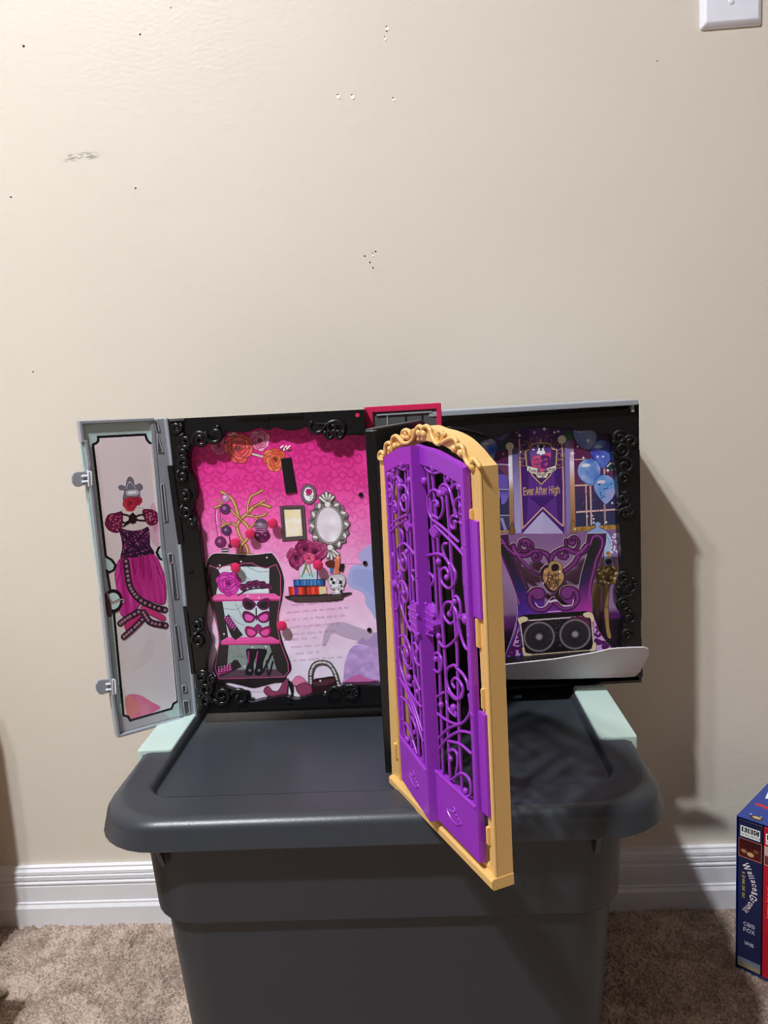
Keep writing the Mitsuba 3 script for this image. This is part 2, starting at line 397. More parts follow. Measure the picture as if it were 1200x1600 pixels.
for z, i in ((0.0, 0.029), (0.004, 0.0255), (0.10, 0.0187), (0.2475, 0.0098), (0.2500, 0.0092), (0.2515, 0.0050), (0.2535, 0.0040), (0.300, 0.002), (0.3316, 0.0)):
    BL.append(body(-0.2605 + i, 0.1615 - i, -0.3715 + i, -0.056 + i * 0.6, z, 0.045))
put('body', loft(BL, cap1=False), 'tote_body_plastic', 'storage_tote', smooth=35)
for xr in (-0.236, 0.128):
    f = Polygon([(0, 0), (0.006, 0), (0.0055, -0.010), (0.003, -0.018)])
    m = trimesh.creation.extrude_polygon(Polygon([(0, 0), (0.014, 0), (0, -0.024)]), 0.004, engine='earcut')
    V = np.asarray(m.vertices); m.vertices = np.column_stack([xr + V[:, 2], -0.369 - V[:, 0], 0.3316 + V[:, 1]])
    put('rib', m, 'tote_body_plastic', 'storage_tote')
def latch(xa, xb, ya, yb, side):
    xo = xb if side > 0 else xa
    pts = rrect(xa, xb, ya, yb, 0.004)
    top = [at_z(rrect(xa + i, xb - i, ya + i, yb - i, 0.004), z) for i, z in ((0, ZL - 0.002), (0, ZL + 0.0018), (0.0006, ZL + 0.0028), (0.0016, ZL + 0.0032))]
    cap = rbox((xo - 0.006 if side > 0 else xo, ya, ZL - 0.011), (xo if side > 0 else xo + 0.006, yb, ZL + 0.0031), 0.0018)
    lip = rbox((xa + 0.001, yb - 0.012, ZL + 0.0015), (xb - 0.001, yb - 0.001, ZL + 0.0048), 0.0015)
    return put('latch', cat([loft(top), cap, lip]), 'mint_plastic', 'storage_tote', smooth=30)
labels[latch(-0.2935, -0.2580, -0.2535, -0.140, -1)] = {'label': 'mint green clip on the left side of the lid'}
labels[latch(0.1580, 0.1935, -0.2625, -0.132, 1)] = {'label': 'mint green clip on the right side of the lid'}
tag('storage_tote', 'large dark grey plastic storage tote with mint side latches, under the open playset', 'storage tote')

# ------------------------------------------------------------------ things at the picture's edges
# boxed set of video tapes on the carpet at the right
A45 = math.radians(-43)
fu = np.array([math.cos(A45), math.sin(A45), 0.0]); fn = np.array([math.sin(A45), -math.cos(A45), 0.0])
BP = np.array([0.3440, -0.121, 0.0])
SP = Plane(BP, -43)          # the spines' plane; w stands out towards the room
TH, TW, TD = 0.187, 0.0272, 0.104
def tape(i, m, prn):
    u0 = 0.0012 + i * (TW + 0.0006)
    b = rbox((u0, 0.002, -TD), (u0 + TW, 0.002 + TH, 0.0), 0.0012, 3)
    name = key_for('video_tape')
    put('case', SP.world(b), m, name, smooth=30)
    return name, u0
mat('navy_card', (28, 32, 62), 0.35, 0.5); mat('red_card', (176, 26, 44), 0.35, 0.5); mat('blue_card', (44, 64, 140), 0.35, 0.5)
def spine_print(name, u0, kind):
    P = Print(SP, 0.0003)
    r = lambda a, b, c, d: sbox(u0 + a * TW, 0.002 + c * TH, u0 + b * TW, 0.002 + d * TH)
    def logo():
        P.add(r(0.10, 0.90, 0.895, 0.965), (238, 238, 236))
        for j, ch in enumerate('BBC'):
            a = 0.155 + j * 0.245
            P.add(r(a, a + 0.21, 0.926, 0.957), (16, 16, 18))
            m = (u0 + (a + 0.105) * TW, 0.002 + 0.9415 * TH)
            P.text(ch, inv(m), 0.0042, (240, 240, 240), bold=True, anchor='c', sx=0.9)
        P.text('VIDEO', inv((u0 + 0.5 * TW, 0.002 + 0.911 * TH)), 0.0026, (20, 20, 24), anchor='c', sx=1.9)
    if kind == 0:
        P.add(r(0.03, 0.97, 0.012, 0.985), (34, 39, 76))
        P.add(r(0.03, 0.97, 0.012, 0.075), lambda V: np.outer(np.clip(1 - (V[:, 1] - 0.004) / 0.014, 0, 1), (168, 150, 96)) + np.outer(np.clip((V[:, 1] - 0.004) / 0.014, 0, 1), (96, 110, 160)), 0.004)
        logo()
        P.add(r(0.03, 0.97, 0.757, 0.882), (196, 120, 96)); P.add(r(0.05, 0.95, 0.762, 0.878), lambda V: np.outer(np.ones(len(V)), (92, 34, 30)) + np.outer(np.clip((V[:, 1] - 0.002 - 0.76 * TH) / (0.12 * TH), 0, 1), (-30, -12, -8)), 0.004)
        for j, (a, b_, rr, col) in enumerate(((0.25, 0.80, 0.10, (176, 128, 84)), (0.52, 0.79, 0.12, (206, 172, 120)), (0.74, 0.82, 0.10, (120, 74, 50)), (0.40, 0.835, 0.07, (60, 24, 22)), (0.66, 0.845, 0.08, (52, 22, 20)))):
            P.add(affinity.scale(Point(u0 + a * TW, 0.002 + b_ * TH).buffer(rr * TW, 8), 1.2, 0.8), col)
        # the title runs down the spine along a shallow arc
        word = 'Wallace&Gromit'
        tt = np.linspace(0, 1, 200); cx_ = u0 + (0.30 + 0.40 * np.sin(tt * math.pi)) * TW; cy_ = 0.002 + (0.722 - 0.325 * tt) * TH
        al = np.concatenate([[0], np.cumsum(np.hypot(np.diff(cx_), np.diff(cy_)))])
        hs = [0.0078 if ch in 'WG' else 0.0062 for ch in word]
        wd_ = [np.ptp(np.asarray(meshkit.text_mesh(ch, h_, 0.001, True).vertices)[:, 0]) * 0.8 for ch, h_ in zip(word, hs)]
        gap = (al[-1] - sum(wd_)) / (len(word) - 1); pos = 0.0
        for ch, h_, w_ in zip(word, hs, wd_):
            i_ = int(np.clip(np.searchsorted(al, pos + w_ / 2), 1, 198)); pos += w_ + gap
            P.text(ch, inv((cx_[i_], cy_[i_])), h_, (240, 226, 222), rot=math.degrees(math.atan2(cy_[i_ + 1] - cy_[i_ - 1], cx_[i_ + 1] - cx_[i_ - 1])), bold=True, anchor='c', sx=0.8)
        for j, ch in enumerate('A Grand Day Out'):
            if ch != ' ': P.text(ch, inv((u0 + 0.25 * TW, 0.002 + (0.655 - 0.0118 * j) * TH)), 0.0033, (206, 186, 96), rot=-90, bold=True, anchor='c', sx=0.75)
        P.text('CBS', inv((u0 + 0.5 * TW, 0.002 + 0.315 * TH)), 0.0048, (206, 206, 214), bold=True, anchor='c'); P.text('FOX', inv((u0 + 0.5 * TW, 0.002 + 0.275 * TH)), 0.0048, (206, 206, 214), bold=True, anchor='c')
        for j in range(5): P.add(r(0.28, 0.72, 0.262 + j * 0.016, 0.264 + j * 0.016), (70, 74, 110))
        P.text('VHS', inv((u0 + 0.5 * TW, 0.002 + 0.185 * TH)), 0.0042, (214, 214, 222), bold=True, anchor='c', sx=0.9)
    else:
        logo_base = P.add(r(0.03, 0.97, 0.012, 0.985), (188, 28, 46)); logo(); P.add(r(0.05, 0.95, 0.757, 0.882), (206, 176, 170)); P.add(r(0.07, 0.95, 0.762, 0.82), (110, 60, 50))
        for j, ch in enumerate('The Wrong Trousers'):
            if ch != ' ': P.text(ch, inv((u0 + 0.25 * TW, 0.002 + (0.62 - 0.0118 * j) * TH)), 0.0034, (222, 190, 90), rot=-90, bold=True, anchor='c', sx=0.75)
    P.put('spine_print', name)
def proj(p):
    q = np.asarray(p) - CAM; z = q @ fwd; return (600 + F * (q @ right) / z, 800 - F * (q @ up) / z)
def inv(uv): return proj(SP.P + uv[0] * SP.u + uv[1] * SP.v + 0.0003 * SP.n)
nm, u0 = tape(0, 'navy_card', 0); spine_print(nm, u0, 0)
tag(nm, 'navy video tape with white lettering down its spine, in the slipcase on the carpet', 'video tape')
nm, u0 = tape(1, 'red_card', 1); spine_print(nm, u0, 1)
tag(nm, 'red video tape cut off by the right edge of the photo', 'video tape')
WT = 2 * (TW + 0.0006) + 0.002
t = 0.0008
sl = [bx((-t, 0.0, -TD - 0.002), (0.0, TH + 0.0045, -0.0005)), bx((WT, 0.0, -TD - 0.002), (WT + t, TH + 0.0045, -0.0005)), bx((-t, TH + 0.0037, -TD - 0.002), (WT + t, TH + 0.0045, -0.0005)), bx((-t, 0.0, -TD - 0.002), (WT + t, 0.0008, -0.0005)), bx((-t, 0, -TD - 0.0025), (WT + t, TH + 0.0045, -TD - 0.0015))]
put('sleeve', SP.world(cat(sl)), 'blue_card', 'tape_slipcase')
class Top(Plane):
    """The slipcase's top as a plane: u along the spines, v away from them."""
    def __init__(s):
        s.P = BP + np.array([0, 0, TH + 0.0045]); s.u = fu; s.v = -fn; s.n = np.array([0, 0, 1.0])
TP = Top(); P = Print(TP, 0.0002)
def invt(uv): return proj(TP.P + uv[0] * TP.u + uv[1] * TP.v)
P.add(sbox(0, 0.001, WT, TD), (48, 70, 150))
P.text('Wallace & Gromit', invt((0.006, 0.060)), 0.019, (246, 244, 246), rot=0, bold=True, sx=0.62)
for a, b, r_ in ((0.012, 0.040, 0.005), (0.022, 0.037, 0.004), (0.034, 0.042, 0.005)):
    P.add(affinity.scale(Point(a, b).buffer(r_, 8), 1.5, 0.6), (196, 44, 66))
for a in (0.010, 0.021, 0.03, 0.044): P.add(Point(a, 0.014).buffer(0.0012, 6), (220, 226, 240))
P.add(affinity.scale(Point(0.018, 0.009).buffer(0.006, 8), 1.2, 0.9), (58, 46, 30)); P.add(affinity.scale(Point(0.018, 0.010).buffer(0.004, 8), 1.2, 0.7), (196, 176, 128))
P.put('top_print', 'tape_slipcase')
tag('tape_slipcase', 'blue cardboard slipcase with white lettering on top, holding video tapes beside the baseboard', 'slipcase')

# what stands just beyond the left edge: its shadows fall into the picture
put('panel', bx((-1.25, -0.095, 0.0), (-0.594, -0.064, 0.40)), 'brown_paper', 'folded_carton'); put('flap', bx((-1.2, -0.098, 0.398), (-0.70, -0.092, 0.445)), 'brown_paper', 'folded_carton')
tag('folded_carton', 'flat brown carton against the wall beyond the left edge of the photo', 'carton')
put('seat', rbox((-0.86, -0.52, 0.176), (-0.523, -0.240, 0.196), 0.006, 6), 'pale_wood', 'low_stool', smooth=30)
for sx_, sy_ in ((0, 0), (0, 1), (1, 0), (1, 1)):
    t_ = np.array([(-0.80, -0.57)[sx_], (-0.47, -0.27)[sy_], 0.178]); b_ = np.array([(-0.84, -0.5415)[sx_], (-0.56, -0.1425)[sy_], 0.004])
    L = [[(t_ + (b_ - t_) * q + np.array([r_ * math.cos(a_), r_ * math.sin(a_), 0])) for a_ in np.linspace(0, 2 * math.pi, 13)[:-1]] for q, r_ in ((1, 0.009), (0.97, 0.0105), (0, 0.013))]
    put('leg', loft(L), 'pale_wood', 'low_stool', smooth=30)
tag('low_stool', 'pale low stool at the bottom left corner, only one foot reaching into the photo', 'stool')

# ------------------------------------------------------------------ the open playset on the lid
PS = 'doll_playset'
tag(PS, 'unfolded plastic doll playset with purple gate and printed rooms, standing on the grey tote lid', 'dollhouse')
LEFT = Plane((-0.052, -0.163), 0)
RIGHT = Plane((0.243, -0.108), 2)
GATE = Plane((-0.038, -0.322), -64.6)
FLAP = Plane((-0.259, -0.164), 37)
SPINE = Plane((-0.05, -0.150), 7)
def S(i, c): return lambda x, y, o=i, k=c: (o[0] + x / k, o[1] + y / k)
def P2(pl, pts, w): return Polygon(pl.loc(pts, w)).buffer(0)
def sub(name, part, mesh, m, pl=None, smooth=False, **kw):
    if pl is not None: mesh = pl.world(cat(mesh) if isinstance(mesh, (list, tuple)) else mesh)
    return put(name, mesh, m, part, smooth=smooth, **kw)

# ---- left: wardrobe panel
WP = PS + '__wardrobe_panel'
FR = 0.010                                   # the frame stands this far in front of the printed sheet
outer = P2(LEFT, [(262, 655), (569, 640), (602, 1106), (310, 1116)], FR)
opening = Polygon(np.vstack([
    spl(LEFT.loc([(295, 728), (297, 706), (310, 690), (330, 688), (345, 684), (352, 673)], FR), 5),
    spl(LEFT.loc([(352, 673), (366, 675.5), (383, 675.5), (394, 672), (405, 668.5), (412, 671), (420, 672), (428, 667.6), (440, 670), (452, 673), (466, 671), (478, 667), (485, 664)], FR), 5),
    LEFT.loc([(500, 676), (541, 680), (570, 680), (576, 770), (583, 900), (590, 1000), (595, 1070)], FR),
    LEFT.loc([(534, 1071), (533, 1088)], FR),
    spl(LEFT.loc([(533, 1088), (512, 1089), (498, 1086), (484, 1087.5), (472, 1092), (462, 1094), (452, 1091), (440, 1089), (424, 1092), (408, 1095), (396, 1098), (384, 1097)], FR), 5),
    spl(LEFT.loc([(384, 1097), (366, 1080), (350, 1074), (334, 1062), (322, 1058), (323, 1030), (328, 1006), (321, 984), (320, 960), (323, 938), (317, 880), (309, 820), (303, 800), (303, 785), (307, 775), (304, 752), (298, 738), (295, 728)], FR), 5)])).buffer(0)
frame = outer.difference(opening)
sub('frame', WP, [prism(outer, -0.020, -0.0006), slab(frame, -0.0008, FR, 0.001)], 'black_plastic', LEFT)
# raised plastic lines of the frame: hinge strip on top, closing strip below, screw holes
def strip(pl, part, name, pts, w0, w1, m): return sub(name, part, slab(P2(pl, pts, w1), w0, w1, 0.0004), m, pl)
strip(LEFT, WP, 'top_rail', [(366, 650.5), (472, 645.5), (472.6, 649.5), (366.6, 654.5)], FR, FR + 0.003, 'black_plastic')
strip(LEFT, WP, 'top_rail', [(264, 655.5), (287, 654), (287.4, 657), (264.4, 658.5)], FR, FR + 0.003, 'dark_grey_plastic')
strip(LEFT, WP, 'bottom_rail', [(384, 1106), (566, 1099.5), (566.4, 1103), (384.4, 1110)], FR, FR + 0.002, 'black_plastic')
strip(LEFT, WP, 'corner_block', [(542, 646), (568.5, 644.5), (571, 677), (543, 679)], FR, FR + 0.002, 'black_plastic')
strip(LEFT, WP, 'corner_block', [(566, 1073), (596, 1071), (599, 1101), (567.5, 1103)], FR, FR + 0.002, 'black_plastic')
strip(LEFT, WP, 'side_rail', [(261, 728), (270, 727), (287, 850), (278, 851)], FR, FR + 0.002, 'black_plastic')
strip(LEFT, WP, 'side_rail', [(285.5, 948), (291, 947.5), (304, 1053), (298.5, 1053.5)], FR, FR + 0.002, 'black_plastic')
for px, py, pinkish in ((415, 657.5, 0), (558.5, 648.5, 1), (275, 663, 0), (297, 895, 0), (451, 1100, 0), (588, 1096, 0)):
    c = LEFT.loc([(px, py)], FR + 0.002)[0]
    sub('screw_hole', WP, sweep(np.array([(c[0] + 0.0023 * math.cos(a), c[1] + 0.0023 * math.sin(a)) for a in np.linspace(0, 2 * math.pi, 17)[:-1]]), ring(0.0005, FR + 0.0022, 6), True) if not pinkish else prism(Point(c).buffer(0.0022, 8), FR, FR + 0.0024), 'pink_plastic' if pinkish else 'black_matte', LEFT)

# scrolls in relief along the frame
def scroll(pl, part, pts, r, w, m='black_plastic', closed=False, name='scroll', n=6):
    return sub(name, part, tube(spl(pl.loc(pts, w), n, closed), r, w, 8, closed), m, pl, True)
def curl(pl, part, c, r0, r1, a0, turns, r, w, m='black_plastic', name='scroll'):
    q = pl.loc([c], w)[0]; k = pl.loc([(c[0] + 10, c[1])], w)[0]; s = abs(k[0] - q[0]) / 10
    return sub(name, part, tube(spiral(q, r0 * s, r1 * s, a0, turns), r, w, 8), m, pl, True)
def bead(pl, part, c, r, w, m='black_plastic', name='bead', flat=0.7):
    q = pl.loc([c], w)[0]
    return sub(name, part, ball(q, r, w, flat, 2), m, pl, True)
def leafy(pl, part, pts, w, h, m='black_plastic', name='leaf'):
    p = Polygon(spl(pl.loc(pts, w), 6, True)).buffer(0)
    ms = [prism(p, w - 0.004, w)] + [prism(p.buffer(-0.0005 * i), w + h * (i - 1) / 4, w + h * i / 4) for i in (1, 2, 3, 4) if not p.buffer(-0.0005 * i).is_empty]
    return sub(name, part, ms, m, pl)
ws = FR + 0.0015
for c, r0, a0, t in (((276, 668), 8, 30, -1.3), ((289, 690), 11, 100, 1.4), ((313, 687), 13, 200, -1.5), ((336, 679), 15, 170, 0.9), ((285, 707), 9, 60, 1.2), ((287, 722), 10, 300, -1.1), ((285, 744), 9, 120, 1.0), ((289, 775), 9, 80, -1.0), ((291, 800), 10, 120, 1.2), ((299, 815), 7, 30, -1.0),
                         ((309, 977), 10, 60, -1.2), ((310, 1000), 11, 100, 1.2), ((316, 1058), 10, 30, 1.3), ((322, 1076), 11, 60, -1.3), ((347, 1087), 14, 210, 1.3), ((375, 1090), 14, 150, -1.0), ((322, 1096), 10, 0, 1.2), ((332, 1062), 7, 90, 1.0)):
    curl(LEFT, WP, c, r0, r0 * 0.3, a0, t, 0.0026, ws)
for c in ((283, 684), (293, 699), (305, 679), (322, 678), (280, 700), (289, 713), (340, 668), (352, 1080), (318, 1070), (326, 1086), (312, 1090), (289, 795)): bead(LEFT, WP, c, 0.0028, ws)
leafy(LEFT, WP, [(323, 676), (337, 671), (349, 673), (352, 680), (343, 686), (331, 683)], FR, 0.003)
leafy(LEFT, WP, [(276, 737), (285, 731), (293, 738), (290, 750), (284, 753)], FR, 0.0025)
leafy(LEFT, WP, [(368, 1093), (374, 1082), (388, 1081), (392, 1090), (384, 1098)], FR, 0.0025)
scroll(LEFT, WP, [(487, 660), (484, 668), (492, 676), (502, 674), (508, 666), (516, 660), (526, 658), (536, 662), (538, 671)], 0.0023, ws)
scroll(LEFT, WP, [(488, 660), (500, 662), (540, 663)], 0.0013, ws)
for c, r0, a0, t in (((515, 678), 8, 150, 1.2), ((529, 678), 8, 30, -1.2), ((520, 668), 9, 90, 1.0)): curl(LEFT, WP, c, r0, r0 * 0.35, a0, t, 0.002, ws)
leafy(LEFT, WP, [(485, 666), (492, 660), (500, 663), (506, 670), (500, 677), (490, 677)], FR, 0.0025)
scroll(LEFT, WP, [(513, 1092), (515, 1080), (524, 1074), (534, 1080), (541, 1088), (552, 1090)], 0.0023, ws)
for c, r0, a0, t in (((549, 1080), 11, 0, 1.3), ((545, 1076), 6, 200, -1.0), ((556, 1083), 7, 90, 1.0)): curl(LEFT, WP, c, r0, r0 * 0.35, a0, t, 0.002, ws)
leafy(LEFT, WP, [(514, 1082), (524, 1076), (533, 1081), (534, 1091), (522, 1096), (514, 1092)], FR, 0.0025)

# the printed sheet
def lerp_stops(x, stops):
    xs = [a for a, _ in stops]; cs = np.array([c for _, c in stops], float)
    return np.stack([np.interp(x, xs, cs[:, i]) for i in range(3)], 1)
z_of = lambda y: LEFT.loc([(430, y)], 0)[0][1]
STOPS = [(z_of(1110), (240, 232, 246)), (z_of(1030), (242, 224, 244)), (z_of(960), (244, 200, 232)), (z_of(880), (246, 164, 214)), (z_of(820), (244, 120, 190)), (z_of(760), (236, 66, 156)), (z_of(670), (226, 44, 140))]
def backdrop_col(V):
    c = lerp_stops(V[:, 1], STOPS)
    nz = meshkit.fbm(np.column_stack([V * 60, V[:, 0] * 0]), 3, 4)[:, None]
    return np.clip(c + (nz - 0.5) * 26, 0, 255)
PB = Print(LEFT, 0.0)
sheet = P2(LEFT, [(262, 655), (568.5, 642), (597.5, 1104), (308, 1112)], 0.0).intersection(outer.buffer(-0.001))
PB.clip = sheet
PB.add(sheet, backdrop_col, 0.004)
shade = lambda f: (lambda V: backdrop_col(V) * np.array([1 - 0.17 * f, 1 - 0.45 * f, 1 - 0.22 * f]))
def damask(cx, cy, s, f):
    q = PB.loc([(cx, cy)])[0]; s = s * 0.00067
    def st(pts, w): 
        g = []
        for sx in (1, -1):
            a = spl(np.array(pts, float) * [sx, 1] * s + q, 5); g.append(LineString(a).buffer(w * s))
        return unary_union(g)
    g = [st([(0, -30), (8, -22), (10, -12), (4, -4), (0, -2)], 1.6), st([(4, -6), (14, -10), (22, -4), (24, 6), (18, 12), (12, 8), (15, 3)], 2.4), st([(24, 6), (30, 0), (38, 2), (40, 12), (34, 18), (29, 14)], 2.2),
         st([(0, 4), (8, 8), (12, 16), (8, 24), (2, 26)], 2.8), st([(10, 20), (18, 20), (22, 26), (18, 31)], 2.0), st([(0, 28), (5, 34), (0, 40)], 2.0), st([(2, -14), (10, -24), (20, -26), (26, -20), (22, -14)], 2.0),
         st([(26, -20), (34, -26), (36, -34), (30, -36)], 1.7), st([(0, 8), (0, 22)], 3.2)]
    PB.add(unary_union(g), shade(f), None)
for r_ in range(5):
    for c_ in range(-1, 6):
        cx = 300 + c_ * 66 + (33 if r_ % 2 else 0) + r_ * 3; cy = 690 + r_ * 43 - c_ * 2.6
        if 285 < cx < 585: damask(cx, cy, 0.8, max(0.10, 0.66 - 0.12 * r_))
for r_ in range(4):
    for c_ in range(0, 6):
        cx = 318 + c_ * 52 + r_ * 4; cy = 812 + r_ * 14
        PB.add(Polygon(PB.loc([(cx, cy), (cx + 6, cy - 3), (cx + 11, cy), (cx + 5, cy + 3)])), shade(0.12))
# watercolour washes and torn paper shapes low on the right
PB.blob([(579, 852), (566, 860), (560, 868), (566, 880), (582, 884)], (176, 172, 222))
PB.blob([(552, 884), (546, 892), (543, 906), (547, 918), (560, 923), (569, 930), (572, 944), (580, 956), (590, 964), (594, 890), (578, 881)], (172, 178, 226))
PB.blob([(556, 890), (550, 900), (552, 912), (566, 918), (580, 930), (588, 940), (590, 896)], (158, 168, 222))
PB.blob([(506, 990), (516, 975), (536, 972), (556, 979), (578, 986), (597, 992), (597, 1010), (560, 1002), (538, 996), (520, 990), (512, 1004), (505, 1010)], (196, 172, 200))
PB.add([(556, 1005), (567, 996), (572, 1001), (578, 998), (587, 988), (596, 988), (596, 1014)], (176, 146, 198))
PB.blob([(536, 1066), (538, 1040), (545, 1018), (556, 1008), (576, 1010), (598, 1018), (600, 1075), (540, 1080), (530, 1070)], lambda V: np.clip(np.array([196, 160, 220]) + (meshkit.fbm(np.column_stack([V * 190, V[:, 0] * 0]), 3, 7)[:, None] - .5) * 60, 0, 255), None, size=0.002)
PB.add([(532, 1068), (548, 1058), (561, 1053), (574, 1060), (593, 1063), (575, 1066), (556, 1069)], (206, 110, 176))
PB.line([(566, 1067), (592, 1063.5)], 0.0008, (70, 40, 80))
PB.curve([(478, 982), (490, 977), (505, 979)], 0.0005, (206, 150, 180)); PB.line([(535, 881), (571, 882)], 0.0005, (150, 90, 140))
# faded story lines
for i, (x, y, t) in enumerate([(455, 947, 'regalos   espera  a  mas  de'), (447, 959, 'siempre  Una  vez  de  cosas  de  mi'), (443, 971, 'con  tal  a  sus  la  fiesta  por la   dia'), (452, 982, 'cuento  la  de  una  noche   ja'), (452, 993, 'como  un  paso  de   la  vez'), (444, 1002, 'el  todos   fue    con'), (455, 1013, 'buena   feliz   un  dia'), (462, 1023, 'linda   dijo   la'), (458, 1034, 'un  real  cuento  de  una  vez')]):
    PB.text(t, (x, y), 0.0026, tuple(np.array([150, 88, 140]) + 6 * i // 2), rot=2.2, sx=1.12)
for i, (x, y, t) in enumerate([(330, 848, 'habia una vez'), (452, 905, 'un dia'), (540, 872, 'del'), (330, 832, 'en un'), (455, 890, 'habia'), (318, 925, 'la'), (325, 990, 'de')]): PB.text(t, (x, y), 0.0024, (222, 150, 196), rot=2.2)
# roses at the top
OL = (92, 30, 40)
PB.rose((342, 697), 0.0085, (120, 26, 76), (206, 74, 134), (242, 150, 190), 1)
for a, b in (((356, 679), (366, 681)), ((372, 680), (363, 676))): PB.line([a, b], 0.002, (230, 214, 200))
PB.rose((406, 688), 0.0105, (110, 30, 70), (214, 96, 146), (246, 176, 202), 2, sx=0.95)
PB.line([(394, 709), (412, 714)], 0.003, (60, 50, 40)); PB.line([(394, 709), (412, 714)], 0.0022, (214, 200, 186))
PB.rose((373, 700), 0.0148, OL, (228, 78, 84), (244, 120, 110), 3); PB.disc((373, 700), 0.0028, (120, 60, 60))
PB.rose((429, 718), 0.0118, (110, 50, 30), (222, 86, 62), (248, 142, 100), 4, sx=0.95)
for k_ in range(6): PB.line([(438 + 2.4 * k_, 700 + (k_ % 3) * 2), (443 + 2.6 * k_, 696 + (k_ % 2) * 8)], 0.0016, ((250, 244, 232), (70, 60, 46))[k_ % 2])
# gold tree with necklaces
sT = S((320, 660), 7.273)
def tw(pts, r, n=6):
    q = [sT(*a) for a in pts]
    PB.curve(q, r * 2.6 + 0.0006, (70, 46, 20), n=n); PB.curve(q, r * 2.6, (170, 124, 62), n=n); PB.curve([(a - 0.4, b - 0.5) for a, b in q], r * 0.7, (244, 216, 160), n=n)
PB.blob([sT(310, 1505), sT(420, 1480), sT(560, 1500), sT(440, 1520)], (206, 160, 84), (60, 40, 20))
tw([(495, 1490), (480, 1420), (420, 1330), (380, 1240), (370, 1170), (420, 1090), (490, 1030), (560, 960), (640, 930), (740, 960)], 0.0012)
tw([(400, 1490), (420, 1400), (500, 1300), (500, 1210), (450, 1140), (390, 1080), (350, 950), (290, 850), (190, 790)], 0.0012)
tw([(490, 1030), (490, 950), (520, 850), (590, 810), (660, 770)], 0.0008); tw([(560, 960), (640, 910), (690, 885)], 0.0007); tw([(480, 1055), (570, 1070), (660, 1060), (700, 1030)], 0.0008); tw([(570, 1075), (630, 1130), (710, 1140)], 0.0007)
tw([(420, 1110), (340, 1040), (280, 970)], 0.0007); tw([(370, 1180), (310, 1150), (240, 1160), (180, 1190)], 0.0008); tw([(300, 1150), (240, 1150), (200, 1110)], 0.0006); tw([(510, 1210), (540, 1170), (600, 1140)], 0.0008); tw([(225, 940), (160, 950), (115, 970)], 0.0008); tw([(210, 930), (170, 900), (140, 880)], 0.0006)
for x, y, r, c in ((240, 860, .0042, (186, 130, 170)), (235, 985, .0055, (96, 50, 96)), (250, 1230, .0052, (86, 48, 92)), (180, 1360, .006, (110, 40, 92)), (640, 1170, .0070, (96, 70, 96)), (650, 1280, .0080, (120, 30, 90)), (610, 1290, .004, (90, 20, 70)), (700, 1290, .004, (90, 20, 70)), (290, 1400, .0022, (60, 30, 50))):
    PB.disc(sT(x, y), r, c, (60, 24, 56), 0.0003)
    PB.disc(sT(x - 12, y - 12), r * 0.35, tuple(min(255, v + 60) for v in c))
PB.curve([sT(125, 980), sT(120, 1100), sT(150, 1310)], 0.0005, (120, 50, 110)); PB.curve([sT(165, 960), sT(180, 1100), sT(190, 1320)], 0.0005, (120, 50, 110)); PB.curve([sT(140, 1000), sT(135, 1080), sT(150, 1160)], 0.0011, (236, 190, 226))
PB.curve([sT(275, 1250), sT(285, 1330), sT(290, 1400)], 0.001, (60, 30, 60))
for k_ in range(5): PB.line([sT(570, 1150 + 22 * k_), sT(700, 1160 + 20 * k_)], 0.0006, (196, 170, 190))
for k_ in range(5): PB.line([sT(190, 1440 + 15 * k_), sT(272, 1436 + 15 * k_)], 0.0013, ((60, 60, 64), (200, 196, 196))[k_ % 2])
# dresser
sD = S((310, 850), 6.953)
DK = (36, 30, 34)
dres = [(130, 130), (240, 100), (560, 120), (760, 100), (810, 110), (880, 220), (930, 380), (920, 560), (880, 760), (880, 900), (930, 1100), (1000, 1280), (1010, 1370), (960, 1440), (960, 1500), (840, 1510), (700, 1545), (600, 1565), (480, 1540), (320, 1510), (240, 1560), (190, 1570), (180, 1530), (220, 1490), (170, 1400), (165, 1320), (200, 1180), (220, 1040), (190, 850), (130, 650), (80, 450), (85, 260)]
PB.add(Polygon(spl(PB.loc([sD(a, b) for a, b in dres]), 4, True)).buffer(0).buffer(0.0007), (236, 214, 234))
PB.add(Polygon(spl(PB.loc([sD(a, b) for a, b in dres]), 4, True)).buffer(0), DK)
PB.blob([sD(250, 1570), sD(330, 1530), sD(480, 1555), sD(600, 1580), sD(700, 1560), sD(760, 1540), sD(740, 1600), sD(300, 1600)], (232, 214, 236))
inn = [(125, 235), (200, 268), (300, 240), (380, 215), (450, 230), (500, 210), (580, 210), (660, 250), (740, 268), (845, 225), (890, 340), (890, 560), (860, 760), (850, 880), (890, 1080), (970, 1290), (975, 1380), (930, 1440), (230, 1460), (185, 1350), (210, 1200), (235, 1040), (200, 830), (140, 600), (100, 420)]
ip = Polygon(PB.loc([sD(a, b) for a, b in inn])).buffer(0)
PB.add(ip.buffer(0.0008), (214, 88, 144)); PB.add(ip, (46, 40, 42))
old = PB.clip; PB.clip = ip
PB.add([sD(*a) for a in ((255, 240), (770, 250), (770, 540), (190, 560))], (206, 226, 230)); PB.add([sD(*a) for a in ((100, 230), (190, 250), (225, 300), (190, 560), (120, 560))], (46, 40, 42))
PB.add([sD(*a) for a in ((260, 615), (770, 615), (765, 1040), (330, 1040))], (196, 214, 218)); PB.add([sD(*a) for a in ((330, 1095), (775, 1095), (850, 1365), (310, 1365))], (138, 148, 146))
PB.add([sD(*a) for a in ((150, 575), (200, 540), (830, 535), (890, 580))], (236, 96, 172)); PB.add([sD(*a) for a in ((140, 575), (890, 565), (890, 612), (150, 622))], (240, 106, 176)); PB.add([sD(*a) for a in ((145, 606), (890, 596), (890, 614), (150, 624))], (200, 50, 130))
